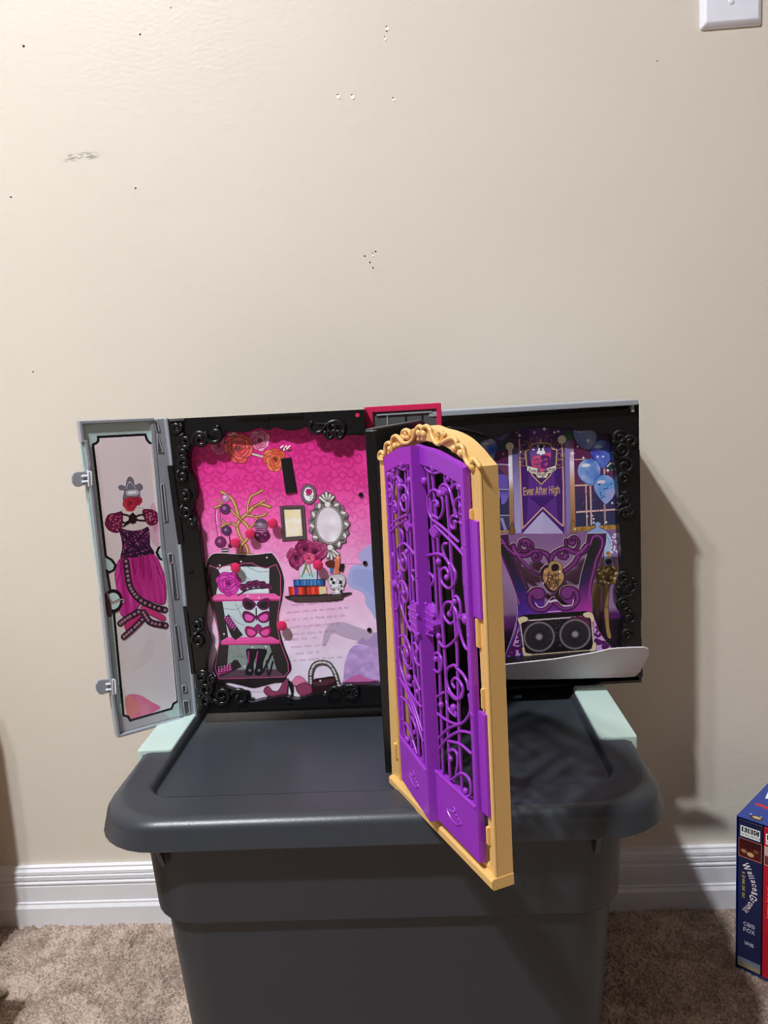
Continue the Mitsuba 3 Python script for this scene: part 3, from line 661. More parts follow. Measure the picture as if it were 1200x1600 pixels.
PB.add([sD(*a) for a in ((250, 1050), (320, 1010), (800, 1005), (870, 1045))], (236, 96, 172)); PB.add([sD(*a) for a in ((245, 1050), (880, 1040), (880, 1080), (250, 1095))], (232, 84, 160)); PB.add([sD(*a) for a in ((245, 1086), (880, 1072), (880, 1084), (250, 1098))], (190, 50, 120))
PB.add([sD(*a) for a in ((200, 1455), (320, 1370), (840, 1360), (950, 1440))], (92, 66, 84))
rg = random.Random(5)
for a, b in (((500, 230), (760, 300)), ((480, 330), (760, 480)), ((280, 700), (500, 650)), ((320, 760), (500, 880)), ((400, 640), (470, 800)), ((340, 1150), (560, 1230)), ((360, 1230), (600, 1120)), ((420, 1100), (470, 1260)), ((700, 1100), (830, 1300))):
    PB.curve([sD(*a), sD((a[0] + b[0]) / 2 + 20, (a[1] + b[1]) / 2 + 34), sD(*b)], 0.0005, (96, 108, 112))
PB.clip = old
PB.line([sD(225, 295), sD(350, 255)], 0.005, (230, 214, 230)); PB.line([sD(180, 290), sD(230, 380)], 0.002, (70, 20, 56))
PB.rose(sD(330, 425), 0.0128, (96, 14, 84), (200, 40, 160), (236, 84, 194), 9); 
for k_ in range(5):
    PB.rose(sD(490 + 68 * k_, 470 - 40 * math.sin(k_ / 4 * math.pi)), 0.0042, (46, 12, 36), (90, 26, 70), (130, 50, 104), 20 + k_)
PB.curve([sD(430, 555), sD(560, 490), sD(760, 470)], 0.0012, (24, 20, 24))
PB.add([sD(*a) for a in ((560, 520), (760, 478), (770, 520), (740, 535), (600, 525))], (226, 238, 240))
def glasses(cx, cy, col, dk, s=1.0):
    for sg in (-1, 1):
        pts = [(sg * 12, -20), (sg * 70, -60), (sg * 130, -70), (sg * 150, -20), (sg * 120, 40), (sg * 60, 50), (sg * 20, 20)]
        PB.blob([sD(cx + a * s, cy + b * s) for a, b in pts], dk, (40, 10, 34), 0.0003)
        PB.blob([sD(cx + a * s * 0.68 + sg * 24 * s, cy + b * s * 0.62 + 4) for a, b in pts], col)
    PB.line([sD(cx - 16, cy), sD(cx + 16, cy)], 0.001, dk)
glasses(630, 660, (32, 30, 34), (96, 26, 78)); PB.line([sD(628, 690), sD(632, 830)], 0.001, (24, 20, 24)); PB.add([sD(*a) for a in ((560, 740), (610, 690), (622, 800), (600, 820))], (214, 228, 230)); PB.add([sD(*a) for a in ((640, 690), (690, 740), (650, 820))], (214, 228, 230))
glasses(630, 800, (224, 90, 180), (110, 22, 84)); glasses(650, 960, (230, 84, 164), (150, 30, 96), 0.95); PB.blob([sD(600, 930), sD(650, 870), (sD(700, 930))], (160, 40, 110), (60, 10, 40))
PB.add([sD(*a) for a in ((275, 800), (330, 765), (420, 900), (485, 985), (400, 1040), (360, 1000))], (40, 34, 38)); PB.add([sD(*a) for a in ((275, 805), (325, 775), (410, 890), (345, 930))], (120, 30, 96))
PB.add([sD(*a) for a in ((205, 1370), (360, 1290), (390, 1255), (430, 1260), (470, 1330), (390, 1370), (240, 1435))], (40, 36, 40)); PB.add([sD(*a) for a in ((205, 1370), (350, 1300), (370, 1370), (235, 1425))], (140, 40, 100))
for k_ in range(16):
    PB.disc(sD(290 + (k_ % 3) * 30 + (k_ // 3) * 20, 800 + (k_ // 3) * 26), 0.0007, (240, 150, 210)); PB.disc(sD(225 + (k_ % 5) * 30, 1335 + (k_ // 5) * 24 + (k_ % 5) * -6), 0.0007, (240, 160, 214))
for dx in (0, 100):
    PB.blob([sD(525 + dx, 1150), sD(590 + dx, 1140), sD(640 + dx, 1160), sD(600 + dx, 1280), sD(590 + dx, 1400), sD(540 + dx, 1420), sD(515 + dx, 1390), sD(540 + dx, 1280)], (26, 24, 28), (10, 10, 12))
    PB.line([sD(545 + dx, 1160), sD(545 + dx * 0.8, 1290)], 0.0016, (170, 56, 130)); PB.line([sD(640 + dx, 1260), sD(625 + dx * 1.3, 1420)], 0.0014, (24, 22, 26)); PB.disc(sD(560 + dx, 1370), 0.0016, (120, 116, 124))
PB.line([sD(800, 1180), sD(700, 1390)], 0.0022, (30, 28, 32)); PB.line([sD(810, 1270), sD(770, 1425)], 0.0018, (24, 22, 26))
for x, y in ((745, 145), (465, 190), (235, 230), (280, 975), (210, 260), (500, 1330), (590, 1120), (735, 1115), (660, 585), (540, 560), (225, 1525)):
    PB.disc(sD(x, y), 0.0008, (250, 244, 250)); PB.line([sD(x - 14, y), sD(x + 14, y)], 0.0003, (240, 230, 244)); PB.line([sD(x, y - 14), sD(x, y + 14)], 0.0003, (240, 230, 244))
# framed pictures (their portraits left plain) and the still life on the shelf
def pframe(pts, col, wd, inner):
    p = Polygon(PB.loc(pts)); PB.add(p.buffer(0.0004), (40, 30, 30)); PB.add(p, col); PB.add(p.buffer(-wd * 0.5), tuple(np.array(col) * 0.78)); PB.add(p.buffer(-wd), inner[0]); PB.add(p.buffer(-wd * 1.25), inner[1], 0.003)
wash = lambda a, b: (lambda V: np.clip(np.asarray(a) + (np.asarray(b) - np.asarray(a)) * np.clip(meshkit.fbm(np.column_stack([V * 120, V[:, 0] * 0]), 2, 3)[:, None] * 1.6 - 0.3, 0, 1), 0, 255))
pframe([(438, 791), (475, 790), (479, 842), (442, 845)], (96, 80, 78), 0.0036, ((206, 196, 190), wash((250, 246, 238), (246, 222, 150))))
def oval(c, rx, ry, n=28, wob=0.0, k=0): return Polygon([(c[0] + (rx + wob * math.cos(k * a)) * math.cos(a), c[1] + (ry + wob * math.cos(k * a)) * math.sin(a)) for a in np.linspace(0, 2 * math.pi, n, endpoint=False)])
q = PB.loc([(482.5, 772)])[0]
PB.add(oval(q, 0.0083, 0.0108, 60, 0.0006, 14), (60, 50, 52)); PB.add(oval(q, 0.0077, 0.0101, 60, 0.0006, 14), (120, 108, 112)); PB.add(oval(q, 0.0056, 0.0078), (70, 60, 62)); PB.add(oval(q, 0.0052, 0.0074), (248, 244, 248))
PB.rose((483, 768.5), 0.0034, (110, 10, 60), (196, 30, 110), (214, 60, 130), 31); PB.curve([(484, 774), (486, 778), (484.5, 780)], 0.0006, (60, 70, 60)); PB.line([(478, 773), (483, 774.5)], 0.001, (80, 110, 80)); PB.line([(487, 776), (489, 774)], 0.0006, (60, 70, 60))
q = PB.loc([(514.5, 820)])[0]
PB.add(oval(q, 0.0212, 0.0276, 160, 0.0012, 17), (66, 58, 60)); PB.add(oval(q, 0.0205, 0.0268, 160, 0.0012, 17), (140, 130, 130)); 
for k_ in range(24):
    a = 2 * math.pi * k_ / 24; cc = (q[0] + 0.0182 * math.cos(a), q[1] + 0.0242 * math.sin(a))
    PB.add(affinity.rotate(affinity.scale(Point(cc).buffer(0.0017, 6), 1.6, 0.8), math.degrees(a) + (50 if k_ % 2 else -40), origin=cc), ((236, 232, 230), (86, 76, 78))[k_ % 2])
PB.add(oval(q, 0.0158, 0.0216), (86, 78, 80)); PB.add(oval(q, 0.0150, 0.0206), (170, 160, 160)); PB.add(oval(q, 0.0136, 0.0190), (60, 52, 54)); PB.add(oval(q, 0.0132, 0.0186), wash((248, 246, 250), (226, 214, 226)), 0.004)
for sg, (cx, cy) in ((1, (511, 777)), (-1, (517, 866))):
    for da in (-48, -24, 0, 24, 48):
        b_ = PB.loc([(cx, cy + sg * 9)])[0]; a = math.radians(90 * sg + da); L_ = 0.011 if da == 0 else 0.0095
        ln = LineString([b_, (b_[0] + L_ * math.cos(a), b_[1] + L_ * math.sin(a))]); PB.add(ln.buffer(0.0021), (60, 52, 54)); PB.add(ln.buffer(0.0015), (178, 170, 168)); PB.add(ln.buffer(0.0006), (244, 242, 240))
    PB.disc((cx + sg, cy + sg * 11), 0.003, (236, 232, 230), (90, 80, 80))
sV = S((430, 740), 7.5)
PB.blob([sV(120, 1440), sV(300, 1428), (sV(600, 1415)), sV(890, 1395), sV(800, 1440), sV(740, 1480), sV(300, 1498), sV(200, 1480)], (52, 40, 40), (20, 16, 18))
for y in (1445, 1462, 1480): PB.curve([sV(190, y), sV(480, y + 4), sV(780, y - 24)], 0.0006, (104, 86, 84))
PB.add([sV(155, 1325), sV(600, 1318), sV(605, 1412), sV(165, 1425)], (70, 20, 16)); PB.add([sV(162, 1330), sV(515, 1322), sV(520, 1412), sV(168, 1420)], lambda V: np.tile([222, 66, 46], (len(V), 1)) + 24 * np.sin(V[:, :1] * 900), 0.002)
PB.add([sV(515, 1322), sV(600, 1322), sV(604, 1404), sV(520, 1412)], (238, 220, 168)); PB.add([sV(225, 1328), sV(270, 1327), sV(275, 1418), sV(230, 1419)], (116, 40, 150)); PB.add([sV(340, 1326), sV(375, 1325), sV(380, 1416), sV(345, 1417)], (120, 34, 24))
for y in (1342, 1360, 1378, 1394): PB.line([sV(522, y), sV(600, y - 3)], 0.0003, (200, 178, 120))
PB.add([sV(212, 1240), sV(580, 1232), sV(584, 1305), sV(218, 1318)], (20, 40, 80)); PB.add([sV(216, 1246), sV(560, 1240), sV(562, 1302), sV(222, 1312)], lambda V: np.tile([44, 104, 170], (len(V), 1)) + 22 * np.sin(V[:, :1] * 1100), 0.002)
for x in (348, 420, 470): PB.line([sV(x, 1244), sV(x + 2, 1310)], 0.0007, (150, 196, 226))
PB.add([sV(272, 1060), sV(490, 1050), sV(492, 1236), sV(285, 1238)], (226, 210, 234)); PB.add([sV(290, 1170), sV(488, 1165), sV(490, 1236), sV(286, 1238)], (184, 214, 226)); PB.line([sV(275, 1060), sV(285, 1238)], 0.0004, (120, 90, 130)); PB.line([sV(490, 1100), sV(492, 1236)], 0.0006, (60, 80, 140))
for a, b in (((370, 1040), (310, 1215)), ((350, 1050), (410, 1200)), ((380, 1050), (330, 1180)), ((400, 1060), (440, 1210))): PB.line([sV(*a), sV(*b)], 0.0012, (120, 136, 84))
PB.rose(sV(470, 905), 0.0125, (66, 8, 38), (146, 28, 92), (214, 96, 150), 41, sy=0.85); PB.rose(sV(245, 985), 0.0112, (60, 6, 34), (130, 22, 80), (206, 84, 140), 42, sx=0.8); PB.rose(sV(350, 880), 0.0095, (60, 6, 34), (120, 18, 74), (190, 70, 126), 43); PB.rose(sV(400, 990), 0.006, (120, 20, 60), (226, 60, 120), (246, 140, 176), 44)
PB.line([sV(655, 1160), sV(665, 1080)], 0.003, (60, 120, 180)); PB.blob([sV(590, 1045), sV(650, 1015), sV(710, 1040), sV(690, 1090), sV(630, 1090)], (96, 40, 36), (40, 16, 16)); PB.line([sV(720, 1190), sV(735, 965)], 0.0052, (220, 120, 84)); PB.line([sV(732, 1000), sV(736, 960)], 0.002, (250, 190, 170)); PB.line([sV(770, 1140), sV(788, 1055)], 0.0048, (30, 28, 32))
PB.blob([sV(640, 1200), sV(720, 1180), sV(800, 1190), sV(825, 1260), sV(790, 1340), sV(760, 1370), sV(780, 1400), sV(670, 1410), sV(690, 1370), sV(650, 1330), sV(625, 1260)], (200, 198, 202), (60, 58, 62))
rg = random.Random(11)
for k_ in range(34): PB.disc(sV(rg.uniform(655, 795), rg.uniform(1200, 1390)), rg.uniform(0.0006, 0.0018), rg.choice([(30, 30, 34), (250, 250, 252), (120, 118, 124), (236, 236, 240)]))
# shoes and handbag
sH = S((400, 930), 5.714)
def netted(pts, seed):
    p = Polygon(spl(PB.loc([sH(*a) for a in pts]), 6, True)).buffer(0); PB.add(p.buffer(0.0005), (50, 10, 30)); PB.add(p, (200, 96, 140)); o = PB.clip; PB.clip = p
    b = p.bounds
    for k_ in range(-12, 24):
        for sg in (1, -1): PB.add(LineString([(b[0] + k_ * 0.0022, b[1]), (b[0] + k_ * 0.0022 + sg * 0.03, b[1] + 0.03)]).buffer(0.00028), (84, 20, 50))
    PB.clip = o
netted([(80, 830), (110, 810), (150, 850), (200, 850), (250, 770), (290, 745), (280, 830), (270, 900), (200, 910), (110, 890), (75, 860)], 1)
PB.blob([sH(285, 770), sH(320, 770), sH(335, 830), sH(325, 905), sH(318, 905), sH(310, 850)], (30, 26, 30))
PB.blob([sH(330, 760), sH(370, 720), sH(420, 735), sH(450, 780), sH(400, 800), sH(340, 800)], (226, 130, 170), (60, 20, 40)); netted([(360, 820), (420, 780), (490, 790), (505, 850), (450, 890), (390, 880)], 2)
PB.curve([sH(a, b) for a, b in ((490, 780), (490, 690), (520, 620), (580, 595), (650, 610), (695, 670), (720, 740), (745, 830))], 0.0052, (60, 54, 56), n=8)
for k_ in range(26):
    t = k_ / 25; c_ = spl(np.array([sH(a, b) for a, b in ((490, 780), (490, 690), (520, 620), (580, 595), (650, 610), (695, 670), (720, 740), (745, 830))]), 12); c_ = c_[int(t * (len(c_) - 1))]
    PB.disc(tuple(c_), 0.0014, (206, 200, 200))
PB.blob([sH(510, 760), sH(600, 735), sH(690, 725), sH(715, 760), sH(715, 860), sH(600, 880), sH(515, 880)], (46, 24, 30), (14, 8, 10)); PB.blob([sH(520, 770), sH(690, 740), sH(700, 770), sH(610, 800), sH(530, 800)], (84, 48, 56))
for x, y in ((575, 760), (620, 860), (745, 800), (740, 840)): PB.disc(sH(x, y), 0.0011, (230, 226, 228))
# curled edge highlights of the sheet
for px, py in ((564, 772.8), (570.5, 879.5), (577, 983.5)): PB.disc((px, py), 0.0021, (12, 8, 10), (60, 20, 44), 0.0003)
kb = PB.put('backdrop', WP); labels[kb] = {'label': 'pink printed card with damask, roses, framed pictures and a shelf dresser'}
# pegs and the black slot tab
for px, py in ((425.5, 818), (390.5, 834.5), (367.5, 848.5), (367.7, 887.5), (496.6, 883.5), (440, 978)):
    c = LEFT.loc([(px, py)], 0.008)[0]
    ms = [trimesh.creation.revolve(np.array([(0.0031, 0.0), (0.0031, 0.0050), (0.0050, 0.0056), (0.0054, 0.0068), (0.0050, 0.0084), (0.0030, 0.0092), (0, 0.0094)]), sections=20)]
    ms[0].apply_translation([c[0], c[1], 0]); k = sub('peg', WP, ms, 'pink_plastic', LEFT, 40)
labels[WP + '__peg'] = {'label': 'small round pink peg'}
sub('hanging_tab', WP, slab(P2(LEFT, [(438.3, 717), (454, 714.7), (463.7, 768.4), (446.5, 771.6)], 0.002), 0.0, 0.002, 0.0005), 'black_matte', LEFT)

# ---- far left: the narrow cover flap with the printed dress
FP = PS + '__cover_flap'
sA = S((100, 620), 5.333); sB = S((100, 880), 5.333)
fo = P2(FLAP, [sA(118, 215), sA(720, 190), sB(985, 1290), sB(455, 1440)], 0.0)
fb = P2(FLAP, [sA(150, 232), sA(722, 207), sB(970, 1270), sB(470, 1408)], 0.0)
sub('panel', FP, prism(fo, -0.006, 0.0), 'pale_green_plastic', FLAP)
def rail(pts, prof, m, name, closed=False): return sub(name, FP, sweep(FLAP.loc(pts, 0.0), prof, closed), m, FLAP, 25)
EP = [(-0.0016, -0.006), (-0.0016, 0.0035), (-0.0010, 0.0042), (0.0010, 0.0042), (0.0016, 0.0035), (0.0016, -0.006)]
rail([sA(122, 214), sA(740, 188)], EP, 'grey_plastic', 'edge_rail')
rail([sA(130, 215), sA(150, 368), sA(176, 375), sA(205, 560), sA(200, 600), sA(222, 790), sA(226, 800), sB(290, 0), sB(385, 920), sB(405, 1130), sB(450, 1440)], EP, 'grey_plastic', 'edge_rail')
rail([sB(450, 1434), sB(985, 1285)], EP, 'grey_plastic', 'edge_rail')
rail([sA(728, 205), sA(815, 1240), sB(880, 300), sB(972, 1270)], [(-0.0018, -0.004), (-0.0018, 0.0028), (0.0018, 0.0028), (0.0018, -0.004)], 'grey_plastic', 'edge_rail')
# hinge side: grey strip with moulded slots
hp = P2(FLAP, [sA(738, 192), sA(842, 180), sA(880, 480), sA(1000, 1590), sB(1095, 1278), sB(985, 1292), sB(895, 300), sA(835, 1290)], 0.0)
sub('hinge_strip', FP, slab(hp, -0.006, 0.0022, 0.0008), 'grey_plastic', FLAP)
for pts in ([sA(752, 205), sA(776, 203), sA(796, 285), sA(772, 290)], [sA(778, 300), sA(800, 380), sA(828, 462), sA(784, 462)], [sA(806, 730), sA(830, 728), sA(862, 1035), sA(838, 1040)], [sA(870, 1310), sA(905, 1308), sA(912, 1385), sA(880, 1388)], [sB(888, 0), sB(918, 0), sB(952, 290), sB(915, 295)], [sB(920, 520), sB(950, 518), sB(985, 790), sB(955, 795)], [sB(985, 1020), sB(1015, 1018), sB(1022, 1070), sB(992, 1075)], [sB(995, 1150), sB(1040, 1146), sB(1048, 1250), sB(1008, 1258)]):
    p = P2(FLAP, pts, 0.0022)
    q_ = np.array(p.exterior.coords)[:-1]
    sub('slot', FP, prism(p.buffer(-0.0006), 0.0015, 0.0024), 'dark_grey_plastic', FLAP); sub('slot_rim', FP, sweep(q_, ring(0.0008, 0.0023, 6), True), 'grey_plastic', FLAP, True)
sub('hinge_pin', FP, tube(FLAP.loc([sA(852, 190), sA(925, 760), sB(1010, 300), sB(1102, 1276)], 0.003), 0.0024, 0.003, 10), 'grey_plastic', FLAP, True)
for (x, y), S_ in (((195, 685), sA), ((395, 1030), sB)):   # the two clips on the free edge
    hk = P2(FLAP, [S_(x - 128, y - 18), S_(x - 110, y - 50), S_(x - 80, y - 58), S_(x - 4, y - 62), S_(x + 2, y + 40), S_(x - 70, y + 66), S_(x - 100, y + 62), S_(x - 126, y + 30)], 0.002)
    hk_ = hk.buffer(-0.0012).buffer(0.0012)
    sub('clip', FP, slab(hk_, -0.001, 0.0022, 0.0008), 'grey_plastic', FLAP)
    q1 = FLAP.loc([S_(x + 4, y - 64), S_(x + 26, y - 60), S_(x + 34, y + 52), S_(x + 10, y + 56)], 0.002)
    sub('clip_seat', FP, [sweep(q1, ring(0.0011, 0.0035, 6), True), tube(FLAP.loc([S_(x - 40, y - 22), S_(x + 6, y - 26)], 0.002), 0.0013, 0.003, 6), tube(FLAP.loc([S_(x - 38, y + 24), S_(x + 8, y + 20)], 0.002), 0.0013, 0.003, 6)], 'white_plastic', FLAP, True)

PF = Print(FLAP, 0.0004); PF.clip = fb
PF.add(fb, lambda V: np.clip(np.array([182, 208, 204]) + (meshkit.fbm(np.column_stack([V * 40, V[:, 0] * 0]), 2, 2)[:, None] - .5) * 14, 0, 255), 0.006)
PF.blob([sB(780, 1215), sB(850, 1260), sB(860, 1330), sB(470, 1420), sB(440, 1200), sB(520, 1290)], (176, 176, 180))
frm = [sA(295, 345), sA(670, 325)] + [sA(*a) for a in ((682, 362), (705, 390), (728, 398))] + [sA(808, 1235), sA(780, 1255), sA(762, 1300), sA(790, 1355), sA(836, 1375)] + [sB(852, 170)] + [sB(940, 1145)] + [sB(*a) for a in ((905, 1165), (890, 1205))] + [sB(558, 1300)] + [sB(*a) for a in ((540, 1270), (505, 1260))] + [sB(425, 400), sB(372, 85)] + [sA(378, 1475), sA(425, 1450), sA(440, 1400), sA(405, 1352), sA(358, 1325)] + [sA(252, 405)] + [sA(*a) for a in ((275, 395), (296, 372))]
pc = Polygon(PF.loc(frm)).buffer(0)
PF.add(pc.buffer(0.0024, join_style=2), (16, 16, 18))
def cream(V):
    t = np.clip((V[:, 1] - 0.40) / 0.26, 0, 1)[:, None]
    c = np.array([226, 220, 223]) * (1 - t) + np.array([236, 222, 226]) * t
    e = np.exp(-((V[:, 0] - V[:, 0].min()) / 0.01)) + np.exp(-((V[:, 0].max() - V[:, 0]) / 0.008)); e = (e * np.clip(meshkit.noise(np.column_stack([V * 30, V[:, 0] * 0]), 3) * 1.6 - .5, 0, 1))[:, None]
    return np.clip(c * (1 - e * 0.35) + np.array([206, 178, 130]) * e * 0.35, 0, 255)
PF.add(pc, cream, 0.004)
PF.clip = pc
PF.blob([sB(515, 1110), sB(620, 1095), sB(720, 1150), sB(800, 1215), sB(560, 1300), sB(520, 1250)], lambda V: np.clip(np.array([222, 128, 160]) + np.clip(meshkit.fbm(np.column_stack([V * 90, V[:, 0] * 0]), 2, 2)[:, None] - .5, -1, 1) * [10, 60, 20], 0, 255), None, size=0.003)
PF.blob([sB(515, 1115), sB(570, 1110), sB(620, 1200), sB(600, 1270), sB(530, 1270)], (222, 132, 132))
PF.blob([sA(715, 940), sA(760, 905), sA(800, 1200), sA(770, 1250), sA(720, 1170)], (222, 180, 196)); PF.blob([sA(735, 1000), sA(770, 960), sA(790, 1080), sA(750, 1130)], (214, 150, 180))
PF.blob([sB(690, 640), sB(760, 660), sB(700, 830), sB(560, 900), sB(620, 780)], (222, 214, 214))
PF.clip = fb
# the dress
sh = [(560, 480), (640, 500)]
PF.blob([sA(470, 960), sA(560, 930), sA(680, 940), sA(700, 1080), sA(590, 1115), sA(480, 1100)], (224, 210, 206), (90, 60, 60), 0.0003)
PF.blob([sA(495, 860), sA(505, 780), sA(470, 775), sA(455, 750), sA(480, 738), sA(515, 750), sA(525, 700), sA(545, 668), sA(575, 690), sA(590, 740), sA(632, 725), sA(655, 760), sA(630, 790), sA(630, 850), sA(560, 880)], (118, 116, 128), (40, 36, 44), n=4)
PF.blob([sA(520, 785), sA(610, 775), sA(618, 815), sA(530, 822)], (190, 190, 200)); PF.line([sA(535, 800), sA(600, 795)], 0.0022, (250, 250, 252)); PF.line([sA(545, 700), sA(515, 770)], 0.0006, (200, 198, 210)); PF.line([sA(548, 700), sA(600, 765)], 0.0006, (200, 198, 210)); PF.disc(sA(548, 712), 0.001, (220, 220, 230), (40, 36, 44))
PF.rose(sA(552, 892), 0.0072, (90, 8, 22), (176, 30, 54), (214, 66, 84), 51); PF.rose(sA(615, 868), 0.0044, (90, 8, 22), (160, 24, 48), (200, 56, 76), 52)
lace = lambda c, k: PF.blob(c, k, (40, 12, 30))
lace([sA(345, 1040), sA(370, 985), sA(430, 970), sA(485, 965), sA(480, 1080), sA(450, 1130), sA(390, 1120), sA(350, 1080)], (110, 22, 62)); lace([sA(655, 950), sA(720, 940), sA(775, 970), sA(780, 1040), sA(740, 1070), sA(690, 1050)], (110, 22, 62))
rg = random.Random(3)
for k_ in range(90):
    x, y = (rg.uniform(365, 470), rg.uniform(985, 1115)) if k_ % 2 else (rg.uniform(675, 765), rg.uniform(955, 1050))
    PF.disc(sA(x, y), 0.0007, rg.choice([(196, 80, 120), (226, 140, 160), (60, 10, 40)]))
bod = [sA(462, 1100), sA(520, 1112), sA(585, 1120), sA(650, 1108), sA(700, 1090), sA(712, 1180), sA(715, 1240), sA(745, 1310), sA(610, 1340), sA(480, 1355), sA(488, 1260), sA(480, 1180)]
lace(bod, (62, 24, 62))
o_ = PF.clip; PF.clip = Polygon(spl(PF.loc(bod), 6, True)).buffer(0)
for k_ in range(150): PF.disc(sA(rg.uniform(465, 735), rg.uniform(1110, 1345)), 0.0006, rg.choice([(176, 60, 120), (150, 60, 110), (206, 110, 150)]))
for a, b in (((470, 1120), (640, 1300)), ((560, 1120), (730, 1300)), ((700, 1100), (500, 1310)), ((600, 1120), (480, 1230)), ((480, 1340), (740, 1290)), ((480, 1310), (720, 1250))): PF.line([sA(*a), sA(*b)], 0.0014, (34, 10, 36))
PF.clip = o_
PF.disc(sA(572, 1015), 0.0052, (40, 14, 24), sx=0.8)
for a, b, c_ in (((560, 1000), (520, 985), (480, 975)), ((585, 1000), (630, 985), (670, 980)), ((560, 1020), (510, 1050), (485, 1040)), ((590, 1020), (640, 1030), (680, 1030)), ((560, 1035), (520, 1060), (490, 1080)), ((575, 985), (572, 970), (570, 975))): PF.curve([sA(*a), sA(*b), sA(*c_)], 0.0016, (24, 12, 18))
skirt = [sA(470, 1350), sA(600, 1340), sA(745, 1315), sA(800, 1400), sA(835, 1490), sB(845, 160), sB(835, 335), sB(700, 310), sB(640, 330), sB(600, 380), sB(485, 440), sB(450, 280), sB(425, 110), sA(430, 1450)]
PF.blob(skirt, lambda V: np.clip(np.array([192, 44, 134]) + (meshkit.fbm(np.column_stack([V[:, 0] * 330, V[:, 1] * 30, V[:, 0] * 0]), 2, 6)[:, None] - .45) * [70, 60, 70], 0, 255), (50, 8, 36), size=0.0025)
for a, b in (((600, 1350), (590, 1480)), ((660, 1335), (660, 1520)), ((700, 1330), (730, 1520)), ((740, 1330), (790, 1480)), ((640, 1340), (625, 1420)), ((480, 1370), (440, 1560)), ((770, 1420), (820, 1560)), ((560, 1350), (575, 1440))): PF.curve([sA(*a), sA((a[0] + b[0]) / 2 + 6, (a[1] + b[1]) / 2), sA(*b)], 0.0006, (96, 10, 66))
PF.blob([sB(640, 360), sB(700, 370), sB(835, 440), sB(825, 480), sB(740, 440), sB(660, 400)], (214, 60, 130), (50, 8, 36)); PF.blob([sB(515, 500), sB(600, 450), sB(640, 430), sB(600, 510), sB(520, 555)], (200, 50, 120), (50, 8, 36))
def trim(pts, n_):
    PF.curve(pts, 0.0068, (52, 32, 42)); q = spl(np.array(pts), 8); idx = np.linspace(0, len(q) - 1, n_).astype(int)
    for i_ in idx: PF.disc(tuple(q[i_]), 0.0016, (176, 130, 150), (20, 8, 16)); PF.disc((q[i_][0] + 1.5, q[i_][1] + 2), 0.0009, (110, 60, 84))
trim([sA(515, 1370), sA(530, 1480), sA(545, 1570), sB(580, 250), sB(640, 310), sB(740, 360), sB(840, 390)], 16)
trim([sB(470, 500), sB(530, 455), sB(620, 405)], 7); trim([sB(660, 410), sB(720, 490), sB(845, 520)], 8); trim([sB(500, 610), sB(580, 540), sB(650, 470)], 8)
# the curled ornament and round catch on the left border
PF.disc(sB(408, 315), 0.0098, (14, 12, 14), sy=1.25); PF.disc(sB(408, 315), 0.0070, (196, 222, 216), sy=1.25)
PF.curve([sB(360, 250), sB(375, 300), sB(400, 330), sB(450, 310), sB(490, 300), sB(497, 320), sB(485, 325)], 0.0024, (40, 26, 28)); PF.curve([sB(360, 250), sB(375, 300), sB(400, 330), sB(450, 310), sB(490, 300), sB(497, 320), sB(485, 325)], 0.0012, (206, 170, 170)); PF.blob([sB(350, 280), sB(385, 330), sB(395, 430), sB(365, 436), sB(355, 350)], (86, 60, 64), (30, 20, 22))
kf = PF.put('dress_print', FP); labels[kf] = {'label': 'printed card of a pink ruffled dress in a black notched border'}

# ---- the spine between the two rooms
SPN = PS + '__spine_panel'
so = P2(SPINE, [(570, 637), (689, 629.5), (690, 1060), (604, 1105)], 0.0)
u0_, u1_ = so.bounds[0], so.bounds[2]; zt = so.bounds[3]; zb_ = ZL + 0.001
so = sbox(u0_, zb_, u1_, zt)
si = sbox(u0_ + 0.008, zb_ + 0.004, u1_ - 0.005, zt - 0.006)
sub('casing', SPN, [prism(so, -0.022, -0.018)], 'black_plastic', SPINE)
pk = so.difference(si).intersection(sbox(-1, zt - 0.026, 1, 2)); bk = so.difference(si).difference(sbox(-1, zt - 0.026, 1, 2))
sub('cap', SPN, slab(pk, -0.018, 0.0, 0.0008), 'pink_plastic', SPINE); sub('casing', SPN, slab(bk, -0.018, 0.0, 0.0008), 'black_plastic', SPINE)
sub('lining', SPN, prism(si.intersection(sbox(-1, zt - 0.034, 1, 2)), -0.0178, -0.003), 'dark_grey_plastic', SPINE)
for f_ in (0.28, 0.52, 0.74): sub('rib', SPN, bx((u0_ + f_ * (u1_ - u0_), zt - 0.032, -0.003), (u0_ + f_ * (u1_ - u0_) + 0.0012, zt - 0.008, -0.0018)), 'grey_plastic' if f_ < 0.3 else 'black_matte', SPINE)
sub('rib', SPN, bx((u0_ + 0.012, zt - 0.0095, -0.003), (u1_ - 0.010, zt - 0.0078, -0.0012)), 'grey_plastic', SPINE)
for y0, y1 in ((826, 858), (914, 940), (1010, 1040)):
    c0_, c1_ = SPINE.loc([(597, y0), (599, y1)], 0.0)
    sub('hinge_tab', SPN, bx((u0_ + 0.0195, c1_[1], -0.002), (u0_ + 0.0225, c0_[1], 0.002)), 'pink_plastic', SPINE)

# ---- gate: housing, gold frame, two leaves
GP = PS + '__gate_frame'; HP = PS + '__gate_housing'
